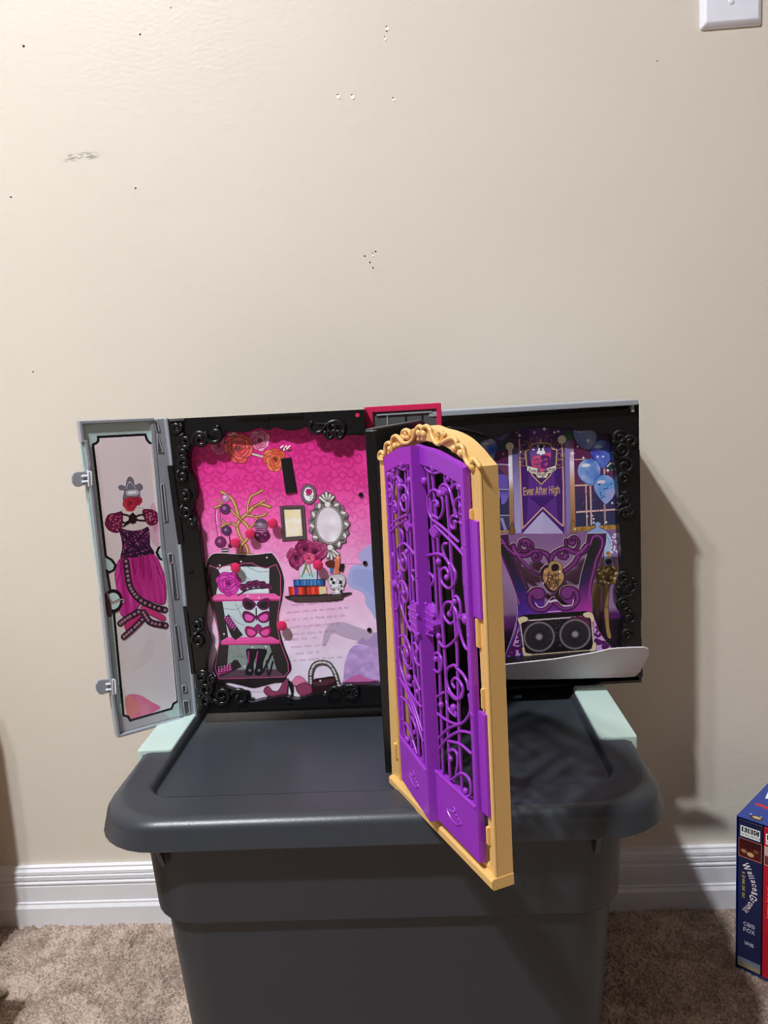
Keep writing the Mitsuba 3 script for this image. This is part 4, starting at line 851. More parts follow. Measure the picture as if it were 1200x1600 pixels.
# black side wall that runs back from the gate's hinge to the spine
wa, wb = np.array([-0.0375, -0.314]), np.array([0.008, -0.150])
wd = (wb - wa) / np.linalg.norm(wb - wa); SIDE = Plane((wa[0], wa[1]), math.degrees(math.atan2(wd[1], wd[0])))
WLn, wz0, wz1 = float(np.linalg.norm(wb - wa)), ZL + 0.001, 0.6640
sub('side_wall', HP, slab(sbox(0, wz0, WLn, wz1), -0.007, 0.0, 0.0006), 'black_plastic', SIDE)
sub('front_post', HP, [rbox((-0.003, wz0, -0.0065), (0.004, wz1, 0.0025), 0.0012, 3)], 'black_plastic', SIDE, 30)
sub('top_lip', HP, [bx((0.003, wz1 - 0.002, -0.0072), (WLn - 0.002, wz1 + 0.0012, -0.0008))], 'dark_grey_plastic', SIDE)
for f_ in (0.22, 0.5, 0.78): sub('rib', HP, bx((f_ * WLn, wz0 + 0.01, -0.010), (f_ * WLn + 0.0025, wz1 - 0.03, -0.0068)), 'black_matte', SIDE); sub('rib', HP, bx((f_ * WLn, wz0 + 0.01, -0.0005), (f_ * WLn + 0.0025, wz1 - 0.03, 0.003)), 'dark_grey_plastic', SIDE)
for y_ in (0.44, 0.50, 0.57): sub('catch', HP, bx((0.35 * WLn, y_, -0.0005), (0.35 * WLn + 0.012, y_ + 0.012, 0.0025)), 'pink_plastic', SIDE)
labels[HP] = {'label': 'black side wall behind the gate'}

# gate: gold frame and two leaves
GL = lambda pts, w=0.0: GATE.loc(pts, w)
c_ = S((590, 655), 6.316)
bl, br = GL([(612, 1215)])[0], GL([(777, 1389)])[0]
tl, tr = GL([(590.5, 714)])[0], GL([(750, 729)])[0]
gu0, gu1 = 0.5 * (bl[0] + tl[0]), 0.5 * (br[0] + tr[0])
topo = GL([c_(*a) for a in ((14, 362), (70, 290), (140, 200), (240, 135), (370, 82), (450, 70), (530, 100), (640, 132), (760, 195), (870, 300), (950, 400), (1010, 470))])
topi = GL([c_(*a) for a in ((66, 404), (110, 350), (180, 292), (260, 250), (380, 222), (450, 218), (540, 236), (650, 272), (760, 345), (860, 430), (905, 490))])
lin_, rin = GL([(601, 725)])[0], GL([(734.5, 738)])[0]
lib, rib_ = GL([(626, 1222)])[0], GL([(765, 1352)])[0]
gout = Polygon(np.vstack([[bl], spl(topo, 5), [tr], [br]])).buffer(0)
gin = Polygon(np.vstack([[lib], [lin_], spl(topi, 5), [rin], [rib_]])).buffer(0)
gband = gout.difference(gin)
GW = 0.013
sub('arch', GP, [slab(gband, -GW, 0.0, 0.0012, 3)], 'gold_plastic', GATE)
labels[GP + '__arch'] = {'label': 'arched gold frame'}
ex = np.vstack([[bl], spl(topo, 5), [tr], [br]])
sub('moulding', GP, sweep(np.array([[gu1 - 0.0016, tr[1] - 0.002], [gu1 - 0.0016, br[1] + 0.004]]), ring(0.0018, -0.0006, 8), False), 'gold_plastic', GATE, True)
q_ = np.array([[bl[0] - 0.004, bl[1] + 0.006], [br[0] + 0.0015, br[1] + 0.004]])
sub('sill', GP, sweep(np.array([[gu0 - 0.0015, bl[1] + 0.001], [gu1 + 0.001, br[1] + 0.004]]), [(-0.004, -GW), (-0.004, 0.003), (-0.0025, 0.0045), (0.0025, 0.0045), (0.004, 0.003), (0.004, -GW)]), 'gold_plastic', GATE, 25)
# crown of waves, scrolls and beads along the arch
def gtube(pts, r=0.0016, w=0.0014, m='gold_plastic', name='crown_scroll', part=None): return sub(name, part or GP, tube(spl(GL([c_(*a) for a in pts], w), 5), r, w, 8), m, GATE, True)
for pts in ([(52, 400), (18, 390), (16, 345), (36, 320), (58, 340), (60, 370)], [(72, 350), (78, 260), (105, 232), (135, 250), (140, 310)], [(138, 250), (148, 185), (185, 165), (222, 200), (255, 240)],
            [(300, 180), (262, 178), (243, 140), (270, 108), (312, 118), (322, 155)], [(250, 200), (262, 235), (310, 232), (350, 195), (372, 120), (408, 70), (440, 90), (432, 150)], [(448, 150), (440, 92), (482, 68), (515, 95), (530, 150), (556, 212), (600, 246), (636, 210), (642, 140), (612, 122), (590, 150)],
            [(636, 236), (680, 205), (740, 185), (778, 215), (782, 270)], [(785, 262), (830, 262), (852, 320), (870, 400), (905, 455)], [(930, 430), (955, 395), (985, 430), (1008, 465)]):
    gtube(pts)
for c, r in (((118, 292), 0.0032), ((168, 262), 0.0032), ((282, 140), 0.0034), ((405, 135), 0.0036), ((455, 142), 0.0036), ((606, 150), 0.0032), ((752, 292), 0.0034), ((820, 335), 0.0036), ((932, 470), 0.0034), ((935, 410), 0.0032), ((38, 375), 0.003), ((660, 150), 0.002)):
    q = GL([c_(*c)], 0.001)[0]; sub('crown_bead', GP, ball(q, r * 0.8, 0.0008, 0.8, 2), 'gold_plastic', GATE, True)
# notches for the leaves' hinges: small bright catches on the gold stiles
for x0_, y0_, x1_, y1_ in ((736.5, 795, 741.5, 812), (746.5, 965, 752.5, 1012), (755, 1075, 759, 1108), (763, 1290, 767.5, 1320), (604, 755, 607, 770), (611.5, 905, 615.5, 950), (618, 1160, 622, 1185)):
    a = GL([(x0_, y0_), (x1_, y1_)]); lo_, hi_ = a.min(0), a.max(0)
    sub('hinge_notch', GP, slab(sbox(lo_[0], lo_[1], hi_[0], hi_[1]), -0.002, 0.0024, 0.0006), 'gold_plastic', GATE)

# the leaves: authored once for the right one, mirrored for the left
cA, cB, cC = S((660, 690), 7.617), S((670, 880), 7.617), S((670, 1080), 6.667)
LWv = 0.004
R = lambda pts: GATE.loc(pts, LWv)
r_out = R([(648.5, 698.5), (661, 695), (675, 699), (688, 704), (701, 710), (713.5, 717), (724, 723), (733.5, 731), (735.5, 808), (745.5, 964), (753, 1111), (763, 1349), (681.5, 1284)])
uL, uR = R([(665, 990)])[0][0], GATE.loc([(746, 990)], 0.0)[0][0]
stile = 0.0062
zsp = R([(684, 1211), (752.5, 1260)])
z_solid = 0.5 * (zsp[0][1] + zsp[1][1])
top_r = R([(648.5, 698.5), (661, 695), (675, 699), (688, 704), (701, 710), (713.5, 717), (724, 723), (733.5, 731)])
uu = np.linspace(uL, uR, 14); 
arch_z = np.interp(uu, np.linspace(uL, uR, len(top_r)), np.sort(top_r[:, 1])[::-1])
z_b = 0.5 * (R([(681.5, 1284)])[0][1] + R([(763, 1349)])[0][1])
leaf_out = Polygon([(uL, z_b)] + list(zip(uu, arch_z)) + [(uR, z_b)])
ui = np.linspace(uL + stile, uR - stile, 12)
leaf_in = Polygon([(uL + stile, z_solid)] + [(a, np.interp(a, uu, arch_z) - 0.0135) for a in ui] + [(uR - stile, z_solid)])
leaf_frame = leaf_out.difference(leaf_in)
zmap0, zmap1 = R([(684, 1211)])[0][1], R([(752.5, 1260)])[0][1]
def fit(q):
    """Keeps grille curves inside the leaf."""
    q = np.asarray(q, float).copy(); q[:, 0] = np.clip(q[:, 0], uL + 0.003, uR - 0.003); q[:, 1] = np.maximum(q[:, 1], z_solid - 0.001)
    q[:, 1] = np.minimum(q[:, 1], np.interp(q[:, 0], uu, arch_z) - 0.009); return q
grille = []   # (name, mesh in leaf coordinates)
gt = 0.0023
def bar(pts, r=0.0013): grille.append(('bar', sweep(fit(R(pts)), ring(r, gt, 6))))
bar([(664, 712), (676, 860), (683, 1000), (691, 1218)], 0.0012)
bar([cA(85, 200), cA(120, 600), cA(165, 1150), cB(130, 500), cB(180, 1200), cC(190, 500), cC(210, 910)])
bar([cA(240, 280), cA(275, 700), cA(315, 1200), cB(275, 400), cB(320, 1050), cC(305, 500), cC(336, 1040)])
bar([cA(408, 400), cA(440, 900), cA(470, 1300), cB(405, 200), cB(440, 600), cB(480, 1200), cC(445, 400), cC(475, 1110)])
CUR = {'A': [[(10, 200), (30, 300), (75, 355), (150, 375), (240, 355), (320, 365), (395, 420)], [(160, 780), (185, 750), (160, 705), (115, 725), (110, 860), (150, 895), (200, 910), (240, 820), (235, 690), (190, 600), (110, 580), (60, 680), (70, 820), (110, 925), (160, 960), (270, 1050), (420, 1190)],
             [(145, 1000), (300, 1150), (440, 1300), (500, 1380), (545, 1470), (562, 1530)], [(205, 640), (200, 560), (240, 510), (290, 525), (330, 600), (350, 680), (380, 800), (402, 890)], [(455, 770), (440, 860), (490, 850), (508, 770), (490, 690), (430, 668), (385, 720), (380, 850), (410, 900)],
             [(400, 960), (375, 950), (385, 1030), (345, 1020), (328, 950), (355, 885), (400, 890)], [(345, 560), (380, 515), (430, 500), (462, 545), (440, 590)], [(285, 1215), (250, 1220), (240, 1290), (270, 1390)], [(60, 1355), (170, 1335), (250, 1365), (310, 1450), (330, 1540)], [(470, 1270), (500, 1310), (550, 1300), (545, 1230)], [(440, 960), (490, 985), (560, 968)], [(300, 440), (330, 400), (360, 430), (345, 560)]],
       'B': [[(205, 165), (228, 175), (230, 110), (190, 55), (140, 90), (140, 190), (175, 260), (240, 300), (300, 240), (315, 120), (260, 10)], [(0, 120), (40, 150), (55, 210), (30, 260)], [(420, 270), (450, 228), (495, 245)], [(440, 250), (450, 330), (510, 400)], [(245, 605), (280, 480), (200, 470), (165, 560), (190, 660), (250, 720), (292, 700)],
             [(300, 455), (290, 410), (330, 398), (365, 470), (375, 600), (340, 700), (345, 830), (290, 930), (190, 1000), (130, 950), (110, 870)], [(288, 500), (335, 610), (360, 780), (400, 930), (450, 1025), (550, 1060)], [(370, 660), (395, 620), (440, 615)], [(85, 1140), (60, 1090), (105, 1068), (150, 1150), (140, 1270), (110, 1300), (62, 1272)],
             [(330, 1230), (290, 1215), (225, 1250), (200, 1340), (225, 1470), (280, 1570), (350, 1620)], [(320, 1240), (400, 1320), (450, 1410), (470, 1500)], [(300, 1480), (272, 1420), (300, 1370), (345, 1385), (400, 1480), (390, 1590), (345, 1612)], [(555, 1240), (525, 1200), (488, 1225), (500, 1350), (565, 1440)], [(92, 1592), (170, 1540)]],
       'C': [[(200, 0), (255, 70), (310, 85), (352, 0)], [(255, 175), (280, 260), (210, 200), (180, 110)], [(90, 235), (180, 300), (290, 345), (370, 310), (430, 200), (415, 40)], [(100, 490), (200, 390), (320, 340)], [(105, 600), (190, 490), (320, 420), (450, 440), (535, 450)], [(200, 520), (320, 550), (435, 645)], [(225, 710), (205, 640), (245, 608), (290, 650), (296, 760), (282, 860)], [(228, 930), (330, 855), (410, 905), (437, 1010), (425, 1090), (380, 1082), (378, 1030)],
             [(460, 680), (520, 770), (527, 900), (500, 970), (468, 950)], [(480, 1160), (498, 1070), (545, 1050)], [(500, 320), (480, 270), (510, 235)]]}
for kk_, sc in (('A', cA), ('B', cB), ('C', cC)):
    for pts in CUR[kk_]: grille.append(('scroll', tube(fit(spl(R([sc(*a) for a in pts]), 4)), 0.00115, gt + 0.0009, 6)))
for sc, c, r in ((cA, (130, 320), .0030), (cA, (20, 470), .003), (cA, (175, 755), .0021), (cA, (312, 440), .0024), (cA, (452, 770), .0022), (cA, (532, 1240), .0026), (cA, (190, 1430), .0026), (cA, (210, 620), .0032), (cA, (440, 545), .003), (cB, (243, 605), .0023), (cB, (208, 170), .0023), (cB, (540, 1285), .0022), (cB, (522, 885), .0028), (cB, (115, 870), .0026), (cB, (440, 672), .0038), (cB, (80, 1140), .0024), (cC, (255, 172), .003), (cC, (125, 140), .0026), (cC, (225, 705), .0022), (cC, (380, 1040), .0026), (cC, (500, 265), .003), (cB, (305, 455), .0024)):
    q = fit(R([sc(*c)]))[0]; grille.append(('bead', ball(q, r, gt + 0.001, 0.8, 1)))
for sc, pts in ((cA, [(85, 1060), (110, 1010), (150, 1020), (185, 1080), (165, 1140), (120, 1140)]), (cC, [(465, 800), (490, 790), (515, 840), (505, 890), (470, 900)]), (cA, [(200, 560), (235, 530), (275, 560), (285, 610), (250, 640), (210, 620)])):
    q = fit(spl(R([sc(*a) for a in pts]), 4, True)); grille.append(('leaf', slab(Polygon(q).buffer(0.0004), 0.001, gt + 0.002, 0.0012, 3)))
eq = R([(662, 937), (668, 940), (675, 948), (681, 957), (683, 968), (686, 976), (680, 985), (674, 992), (667, 999), (663, 985)])
eq[:, 0] = np.maximum(eq[:, 0], uL)
crest = Polygon(eq).buffer(0)
sp_l = GATE.loc([(602.5, 740), (627, 1205)], 0.003)
ul0 = float(sp_l[:, 0].mean())
lp = GATE.P + ul0 * GATE.u - 0.0015 * GATE.n
LEAF_L = Plane((lp[0], lp[1]), -71.5)
width = uR - uL
def leaf_shapes(mirror):
    if mirror:     # the hinge edge (uR of the right leaf) becomes u = 0 on the left leaf's own plane
        def f(m, base):
            m = m.copy(); V = np.array(m.vertices); V[:, 0] = uR - V[:, 0]; m.vertices = V; m.faces = np.asarray(m.faces)[:, ::-1]
            return LEAF_L.world(m)
        return f
    def f(m, base):
        m = m.copy(); m.apply_translation([0, 0, base]); return GATE.world(m)
    return f

def inside(pts, lo, hi): return R(pts)
hinges = []
for pts in ([(735.5, 811), (746.5, 815), (757, 962), (745.5, 963)], [(752.5, 1112), (760.5, 1116), (768.5, 1272), (761, 1270)]):
    q = GATE.loc(pts, 0.0); hinges.append(sbox(uR - 0.001, q[:, 1].min(), max(q[:, 0].max(), uR + 0.002), q[:, 1].max()))
solid = Polygon([(uL + 0.0005, z_b + 0.0005), (uR - 0.0005, z_b + 0.0005), (uR - 0.0005, z_solid), (uL + 0.0005, z_solid)])
for mir in (False, True):
    f = leaf_shapes(mir); part = key_for(PS + '__gate_leaf'); base = 0.0005
    labels[part] = {'label': 'purple pierced gate leaf' + (', swung a little open' if mir else ', nearly closed')}
    sub('frame', part, f(slab(leaf_frame, 0.0, 0.0048, 0.0010, 3), base), 'purple_plastic')
    sub('kick_panel', part, f(cat([prism(solid, 0.001, 0.0050), sweep(np.array([[uL + stile * 0.4, z_solid], [uR - stile * 0.4, z_solid]]), ring(0.0016, 0.0046, 8))]), base), 'purple_plastic')
    sub('meeting_stile', part, f(slab(sbox(uL - (0.0 if not mir else 0.0), z_b, uL + 0.0028, arch_z[0] - 0.001), -0.0055 if mir else -0.001, 0.0048 if mir else 0.0052, 0.0006), base), 'purple_plastic')
    for h in hinges: sub('hinge_tab', part, f(slab(h if not mir else h.intersection(sbox(-1, 0, uR + 0.003, 1)), -0.0005, 0.0020, 0.0005), base), 'purple_plastic')
    for nm_, m in grille: sub(nm_, part, f(m, base), 'purple_plastic', None, nm_ != 'leaf')
    for k_ in range(2):
        c = (uL + (uR - uL) * 0.5, z_b + (z_solid - z_b) * 0.47)
    orn = [ball((c[0] + d * 0.0034, c[1] + 0.0014 * math.cos(d)), 0.0011, 0.005, 0.8) for d in (-3, -2, -1, 0, 1, 2, 3)] + [tube(spl([(c[0] - 0.011, c[1] - 0.002), (c[0] - 0.004, c[1] - 0.006), (c[0] + 0.004, c[1] - 0.006), (c[0] + 0.011, c[1] - 0.002)], 6), 0.0007, 0.0052, 6), tube(spiral((c[0], c[1] + 0.003), 0.003, 0.0008, 20, 1.1), 0.0007, 0.0052, 6)]
    sub('crown_relief', part, f(cat(orn), base), 'purple_plastic')
    cr = [slab(crest, 0.0, 0.0068, 0.0012, 3)]
    cb = crest.bounds
    for t_ in (0.2, 0.4, 0.6, 0.8): cr.append(tube([(cb[0] + 0.002, cb[1] + t_ * (cb[3] - cb[1])), (cb[2] - 0.004, cb[1] + (t_ * 0.8 + 0.1) * (cb[3] - cb[1]))], 0.0007, 0.0068, 6))
    for a_ in np.linspace(0.1, 0.9, 6):
        p_ = crest.exterior.interpolate(a_ * crest.exterior.length); cr.append(ball((p_.x, p_.y), 0.0016, 0.0062, 0.8))
    sub('crest_handle', part, f(cat(cr), base), 'purple_plastic')
    sub('snap', part, f(ball((uL + 0.0012, 0.56), 0.0011, 0.0050 if mir else 0.0054, 0.8), base), 'purple_plastic', None, True)

# ---- right: ballroom panel
BP_ = PS + '__ballroom_panel'
FB = 0.016
ro = P2(RIGHT, [(684, 660), (990, 638), (998.5, 650), (999, 676), (994.5, 680), (994.5, 698), (1000, 704), (1003, 966), (999, 970), (999.5, 992), (1003, 998), (1005, 1058), (690, 1064)], FB)
op = [(748, 705), (748, 692), (756, 689), (765, 686), (772, 683), (779, 681), (786, 679), (794, 677), (802, 674), (812, 672), (820, 669), (827, 668), (838, 668), (850, 667), (864, 668), (878, 669.5), (888, 669), (897, 671), (908, 674), (921, 672), (932, 674), (942, 679), (952, 678), (958, 686), (960, 695), (958, 705), (960, 718), (964, 740), (967, 770), (968, 817), (970, 850), (972.5, 890), (972, 905), (966, 920), (964, 932), (966, 948), (972, 958), (975, 968), (972, 985), (970, 1008), (960, 1020), (800, 1030), (748, 1034)]
opn = Polygon(spl(RIGHT.loc(op, FB), 3, True)).buffer(0)
sub('frame', BP_, [prism(ro, -0.004, -0.0006), slab(ro.difference(opn), -0.0008, FB, 0.001)], 'black_plastic', RIGHT)
rx = ro.bounds
LIPW = 0.024                                  # the cover's top reaches this far out over the room
gc_ = RIGHT.loc([(690, 643), (997.5, 623.5)], LIPW); gl_ = RIGHT.loc([(684, 650), (994.5, 634)], LIPW)
zt_, zl_ = float(gc_[:, 1].mean()), float(gl_[:, 1].mean())
xr_ = float(RIGHT.loc([(997.5, 640)], LIPW)[0][0])
sub('cover', BP_, [bx((rx[0], ZL + 0.002, -0.072), (rx[2] - 0.001, zt_, -0.069))], 'grey_plastic', RIGHT)
sub('cover_lip', BP_, [rbox((rx[0], zl_, -0.072), (xr_, zt_, LIPW), 0.0010, 3)], 'grey_plastic', RIGHT, 30)
sub('side', BP_, [bx((rx[2] - 0.004, ZL + 0.002, -0.071), (rx[2] - 0.0012, zl_ + 0.001, FB - 0.002))], 'black_plastic', RIGHT)
sub('floor', BP_, [bx((rx[0], ZL + 0.001, -0.071), (rx[2] - 0.0012, ZL + 0.004, FB - 0.002))], 'black_plastic', RIGHT)
sub('cover_clip', BP_, [bx((xr_ - 0.006, zl_ - 0.007, LIPW - 0.012), (xr_ - 0.003, zl_ + 0.001, LIPW - 0.004))], 'grey_plastic', RIGHT)
wr = FB + 0.0012
for c, r0, a0, t in (((972, 703), 14, 200, 1.3), ((977, 728), 13, 100, -1.2), ((975, 748), 10, 30, 1.1), ((974, 779), 9, 90, -1.3), ((980, 800), 8, 30, 1.2), ((977, 803), 11, 200, -1.0), ((975, 902), 9, 60, 1.1), ((974, 915), 9, 200, 1.2), ((984, 918), 10, 30, -1.0), ((975, 945), 12, 60, 1.3), ((984, 966), 10, 90, -1.2), ((980, 992), 10, 10, 1.2), ((968, 684), 11, 60, 1.2), ((985, 690), 10, 150, -1.2)):
    curl(RIGHT, BP_, c, r0, r0 * 0.3, a0, t, 0.0021, wr, 'black_matte')
for c in ((968, 700), (980, 715), (972, 740), (978, 770), (985, 790), (968, 918), (990, 905), (968, 945), (985, 955), (976, 1000), (960, 690)): bead(RIGHT, BP_, c, 0.0028, wr, 'black_matte')
scroll(RIGHT, BP_, [(965, 793), (972, 786), (984, 786), (990, 796), (984, 806), (975, 806)], 0.002, wr, 'black_matte'); scroll(RIGHT, BP_, [(964, 925), (972, 932), (986, 930), (992, 922)], 0.002, wr, 'black_matte'); scroll(RIGHT, BP_, [(700, 668), (730, 672), (760, 680)], 0.002, wr, 'black_matte')
for px, py in ((988, 768), (989, 852), (985, 648), (845, 659)):
    c = RIGHT.loc([(px, py)], FB)[0]
    sub('screw_hole', BP_, sweep(np.array([(c[0] + 0.0022 * math.cos(a), c[1] + 0.0022 * math.sin(a)) for a in np.linspace(0, 2 * math.pi, 17)[:-1]]), ring(0.0005, FB + 0.0002, 6), True), 'black_matte', RIGHT)

PR = Print(RIGHT, 0.0)
rs = P2(RIGHT, [(690, 655), (985, 636), (995, 1050), (690, 1056)], 0.0).intersection(ro.buffer(-0.001)); PR.clip = rs
zr = lambda y: RIGHT.loc([(870, y)], 0)[0][1]
RST = [(zr(1060), (40, 26, 44)), (zr(985), (44, 26, 52)), (zr(975), (96, 40, 110)), (zr(960), (110, 60, 122)), (zr(955), (150, 118, 156)), (zr(900), (160, 126, 168)), (zr(820), (132, 92, 142)), (zr(700), (72, 40, 96)), (zr(660), (40, 22, 56))]
PR.add(rs, lambda V: lerp_stops(V[:, 1], RST), 0.006)
s6 = S((740, 650), 8.421); s7 = S((870, 650), 7.62); s4 = S((680, 610), 3.529); s8 = S((770, 820), 6.316); s9 = S((900, 800), 5.926)
# wall with its windows
for pts, c in (([s6(250, 230), s6(470, 230), s6(470, 1520), s6(250, 1520)], (58, 44, 92)), ([s6(300, 460), s6(450, 450), s6(455, 620), s6(310, 625)], (86, 28, 76)), ([s6(320, 660), s6(455, 640), s6(460, 820)], (112, 56, 86)), ([s6(280, 800), s6(330, 770), s6(400, 765), s6(450, 800), s6(455, 970), s6(285, 965)], (104, 84, 178)), ([s6(290, 990), s6(470, 990), s6(470, 1100), s6(290, 1200)], (96, 82, 168)), ([s6(330, 1100), s6(470, 1060), s6(470, 1310), s6(330, 1310)], (54, 50, 86)), ([s6(290, 1320), s6(470, 1320), s6(475, 1510), s6(290, 1510)], (62, 60, 92)), ([s6(350, 1340), s6(385, 1340), s6(440, 1500), s6(400, 1505)], (150, 146, 196))): PR.add(pts, c)
PR.blob([s6(360, 1150), s6(410, 1150), s6(450, 1080), s6(440, 1040), s6(380, 1030)], (118, 100, 190)); PR.curve([s6(290, 1020), s6(330, 1060), s6(355, 1110), s6(340, 1190), s6(300, 1270)], 0.0012, (30, 24, 56)); PR.blob([s6(280, 1050), s6(320, 1080), s6(330, 1150), s6(300, 1200), s6(280, 1180)], (150, 96, 176), (40, 30, 70)); PR.curve([s6(280, 1130), s6(310, 1120), s6(330, 1090)], 0.0016, (236, 226, 246)); PR.disc(s6(295, 1235), 0.0022, (236, 228, 246))
GO = (178, 146, 112)
for a, b in (((300, 965), (465, 968)), ((290, 1308), (470, 1308)), ((320, 635), (450, 640)), ((335, 985), (340, 1510))): PR.line([s6(*a), s6(*b)], 0.0012, (170, 160, 190))
PR.add([s6(455, 430), s6(505, 430), s6(535, 1500), s6(475, 1500)], lambda V: lerp_stops(V[:, 1], [(zr(830), (150, 108, 70)), (zr(765), (170, 132, 96)), (zr(745), (232, 224, 240)), (zr(700), (226, 214, 226))]), 0.004); PR.add([s6(505, 430), s6(600, 420), s6(630, 1540), s6(545, 1545)], lambda V: lerp_stops(V[:, 1], [(zr(832), (176, 166, 210)), (zr(760), (150, 140, 190)), (zr(700), (92, 84, 132))]), 0.004)
PR.add([s6(290, 1508), s6(520, 1505), s6(520, 1530), s6(290, 1534)], (176, 138, 82)); PR.blob([s6(470, 1550), s6(485, 1460), s6(510, 1390), s6(530, 1440), s6(545, 1540)], (120, 88, 56), (50, 34, 30))
PR.add([s7(150, 280), s7(200, 280), s7(225, 1380), s7(165, 1380)], lambda V: lerp_stops(V[:, 1], [(zr(825), (150, 104, 66)), (zr(760), (196, 150, 110)), (zr(725), (236, 220, 240)), (zr(690), (120, 66, 120))]), 0.004); PR.add([s7(90, 280), s7(150, 280), s7(165, 1390), s7(120, 1390)], (134, 120, 182))
PR.add([s7(205, 290), s7(760, 290), s7(770, 1300), s7(225, 1320)], lambda V: lerp_stops(V[:, 1], [(zr(825), (52, 54, 84)), (zr(785), (58, 50, 90)), (zr(755), (94, 52, 88)), (zr(700), (92, 30, 74))]), 0.004)
for a, b, w_ in (((210, 520), (420, 510), .0010), ((215, 828), (440, 818), .0018), ((230, 1145), (765, 1108), .0020), ((345, 810), (360, 1310), .0014), ((400, 830), (412, 1300), .0018), ((565, 610), (572, 1290), .0018), ((725, 660), (740, 1290), .0020)): PR.line([s7(*a), s7(*b)], w_, (214, 176, 168))
for a, b in (((300, 1060), (330, 1010)), ((360, 900), (340, 950)), ((420, 1020), (450, 990))): PR.line([s7(*a), s7(*b)], 0.0008, (130, 80, 110))
PR.add([s7(230, 1320), s7(760, 1290), s7(765, 1345), s7(235, 1375)], lambda V: np.clip(np.array([170, 126, 62]) + (meshkit.noise(np.column_stack([V * 300, V[:, 0] * 0]))[:, None] - .5) * 60, 0, 255), 0.003); PR.blob([s7(165, 1385), s7(170, 1280), s7(195, 1240), s7(220, 1310), s7(250, 1380)], (150, 112, 66), (60, 40, 36)); PR.disc(s7(215, 1345), 0.0018, (206, 180, 140))
# banner with its crest
PR.add([s6(570, 150), s6(1180, 160), s6(1190, 1545), s6(640, 1545)], (66, 30, 108)); PR.add([s6(740, 170), s6(980, 170), s6(1060, 700), s6(1110, 1420), s6(905, 1190), s6(700, 1400), s6(730, 700)], (92, 46, 136)); PR.add([s6(720, 1060), s6(1090, 1050), s6(900, 1210)], (66, 28, 110)); PR.add([s6(590, 200), s6(740, 190), s6(700, 700), s6(640, 680)], (58, 24, 98)); PR.add([s6(990, 180), s6(1160, 180), s6(1180, 720), s6(1060, 720)], (60, 26, 104))
PR.add([s6(640, 1548), s6(910, 1250), s6(1175, 1530), s6(1180, 1548)], (180, 170, 210)); PR.add([s6(640, 1548), s6(910, 1250), s6(915, 1550)], (188, 178, 216))
for pts in ([(600, 300), (618, 900), (645, 1480), (910, 1205), (1175, 1450)], [(1165, 340), (1180, 900), (1180, 1450)]): PR.line([s6(*a) for a in pts], 0.0016, (212, 158, 150))
PR.line([s6(630, 1530), s6(910, 1245), s6(1178, 1520)], 0.0014, (70, 34, 116))
for sg in (1, -1):
    for c, r0, a0, t in (((890 + sg * 225, 400), .006, 90, 1.2), ((890 + sg * 240, 520), .005, 30, -1.2), ((890 + sg * 235, 620), .006, 200, 1.3), ((890 + sg * 110, 320), .006, 60, 1.0)):
        sp_ = spiral(PR.loc([s6(*c)])[0], r0, r0 * .3, a0, t * sg); PR.add(LineString(sp_).buffer(0.0006), (132, 104, 66))
shp = [(690, 470), (745, 445), (770, 380), (880, 355), (1000, 375), (1035, 440), (1090, 450), (1075, 640), (1000, 780), (890, 890), (790, 790), (705, 650)]
PR.add(Polygon(PR.loc([s6(*a) for a in shp])).buffer(0.0012), (206, 168, 120)); PR.add([s6(*a) for a in shp], (70, 44, 92))
PR.add([s6(*a) for a in ((735, 480), (1020, 470), (1010, 640), (890, 780), (760, 650))], (104, 76, 144)); PR.add([s6(*a) for a in ((760, 400), (1010, 390), (1030, 470), (735, 480))], (96, 62, 140)); PR.add([s6(*a) for a in ((930, 490), (1020, 480), (1000, 640), (950, 700), (900, 740), (890, 700), (950, 640))], (206, 76, 116))
PR.text('e', s6(830, 605), 0.0175, (206, 66, 108), bold=True, anchor='c', sx=0.92); PR.text('a', s6(945, 605), 0.0175, (104, 34, 112), bold=True, anchor='c', sx=0.92)
PR.line([s6(800, 550), s6(870, 530)], 0.0014, (224, 96, 130)); PR.line([s6(905, 530), s6(985, 560)], 0.0014, (80, 24, 96)); PR.line([s6(880, 690), s6(895, 760), s6(915, 690)], 0.003, (212, 84, 124))
PR.blob([s6(835, 390), s6(860, 370), s6(885, 340), s6(910, 370), s6(940, 390), s6(920, 430), s6(945, 490), s6(900, 505), s6(885, 520), s6(870, 505), s6(830, 490), s6(852, 430)], (242, 238, 246), (60, 50, 60), 0.0004); PR.disc(s6(887, 395), 0.0028, (50, 34, 84)); PR.add([s6(880, 400), s6(894, 400), s6(900, 455), s6(874, 455)], (50, 34, 84))
PR.blob([s6(868, 350), s6(880, 290), s6(895, 350)], (210, 190, 140))
def ribbon(pts, txt, c, rot):
    PR.add([s6(*a) for a in pts], (110, 84, 60)); q = Polygon(PR.loc([s6(*a) for a in pts])); PR.add(q.buffer(-0.0004), (238, 228, 214)); PR.text(txt, s6(*c), 0.0042, (70, 50, 60), rot=rot, bold=True, anchor='c', sx=0.8)
ribbon([(700, 650), (850, 690), (835, 770), (740, 750), (700, 720)], 'Ever', (780, 718), -10); ribbon([(950, 690), (1090, 645), (1085, 715), (1040, 740), (960, 770)], 'After', (1015, 708), 12); ribbon([(815, 770), (850, 740), (940, 735), (985, 765), (960, 815), (840, 815)], 'High', (897, 775), 0)
PR.text('Ever After High', s6(895, 995), 0.0088, (150, 116, 72), bold=True, anchor='c', sx=0.46); PR.text('Ever After High', s6(893, 993), 0.0088, (206, 172, 128), bold=False, anchor='c', sx=0.475)
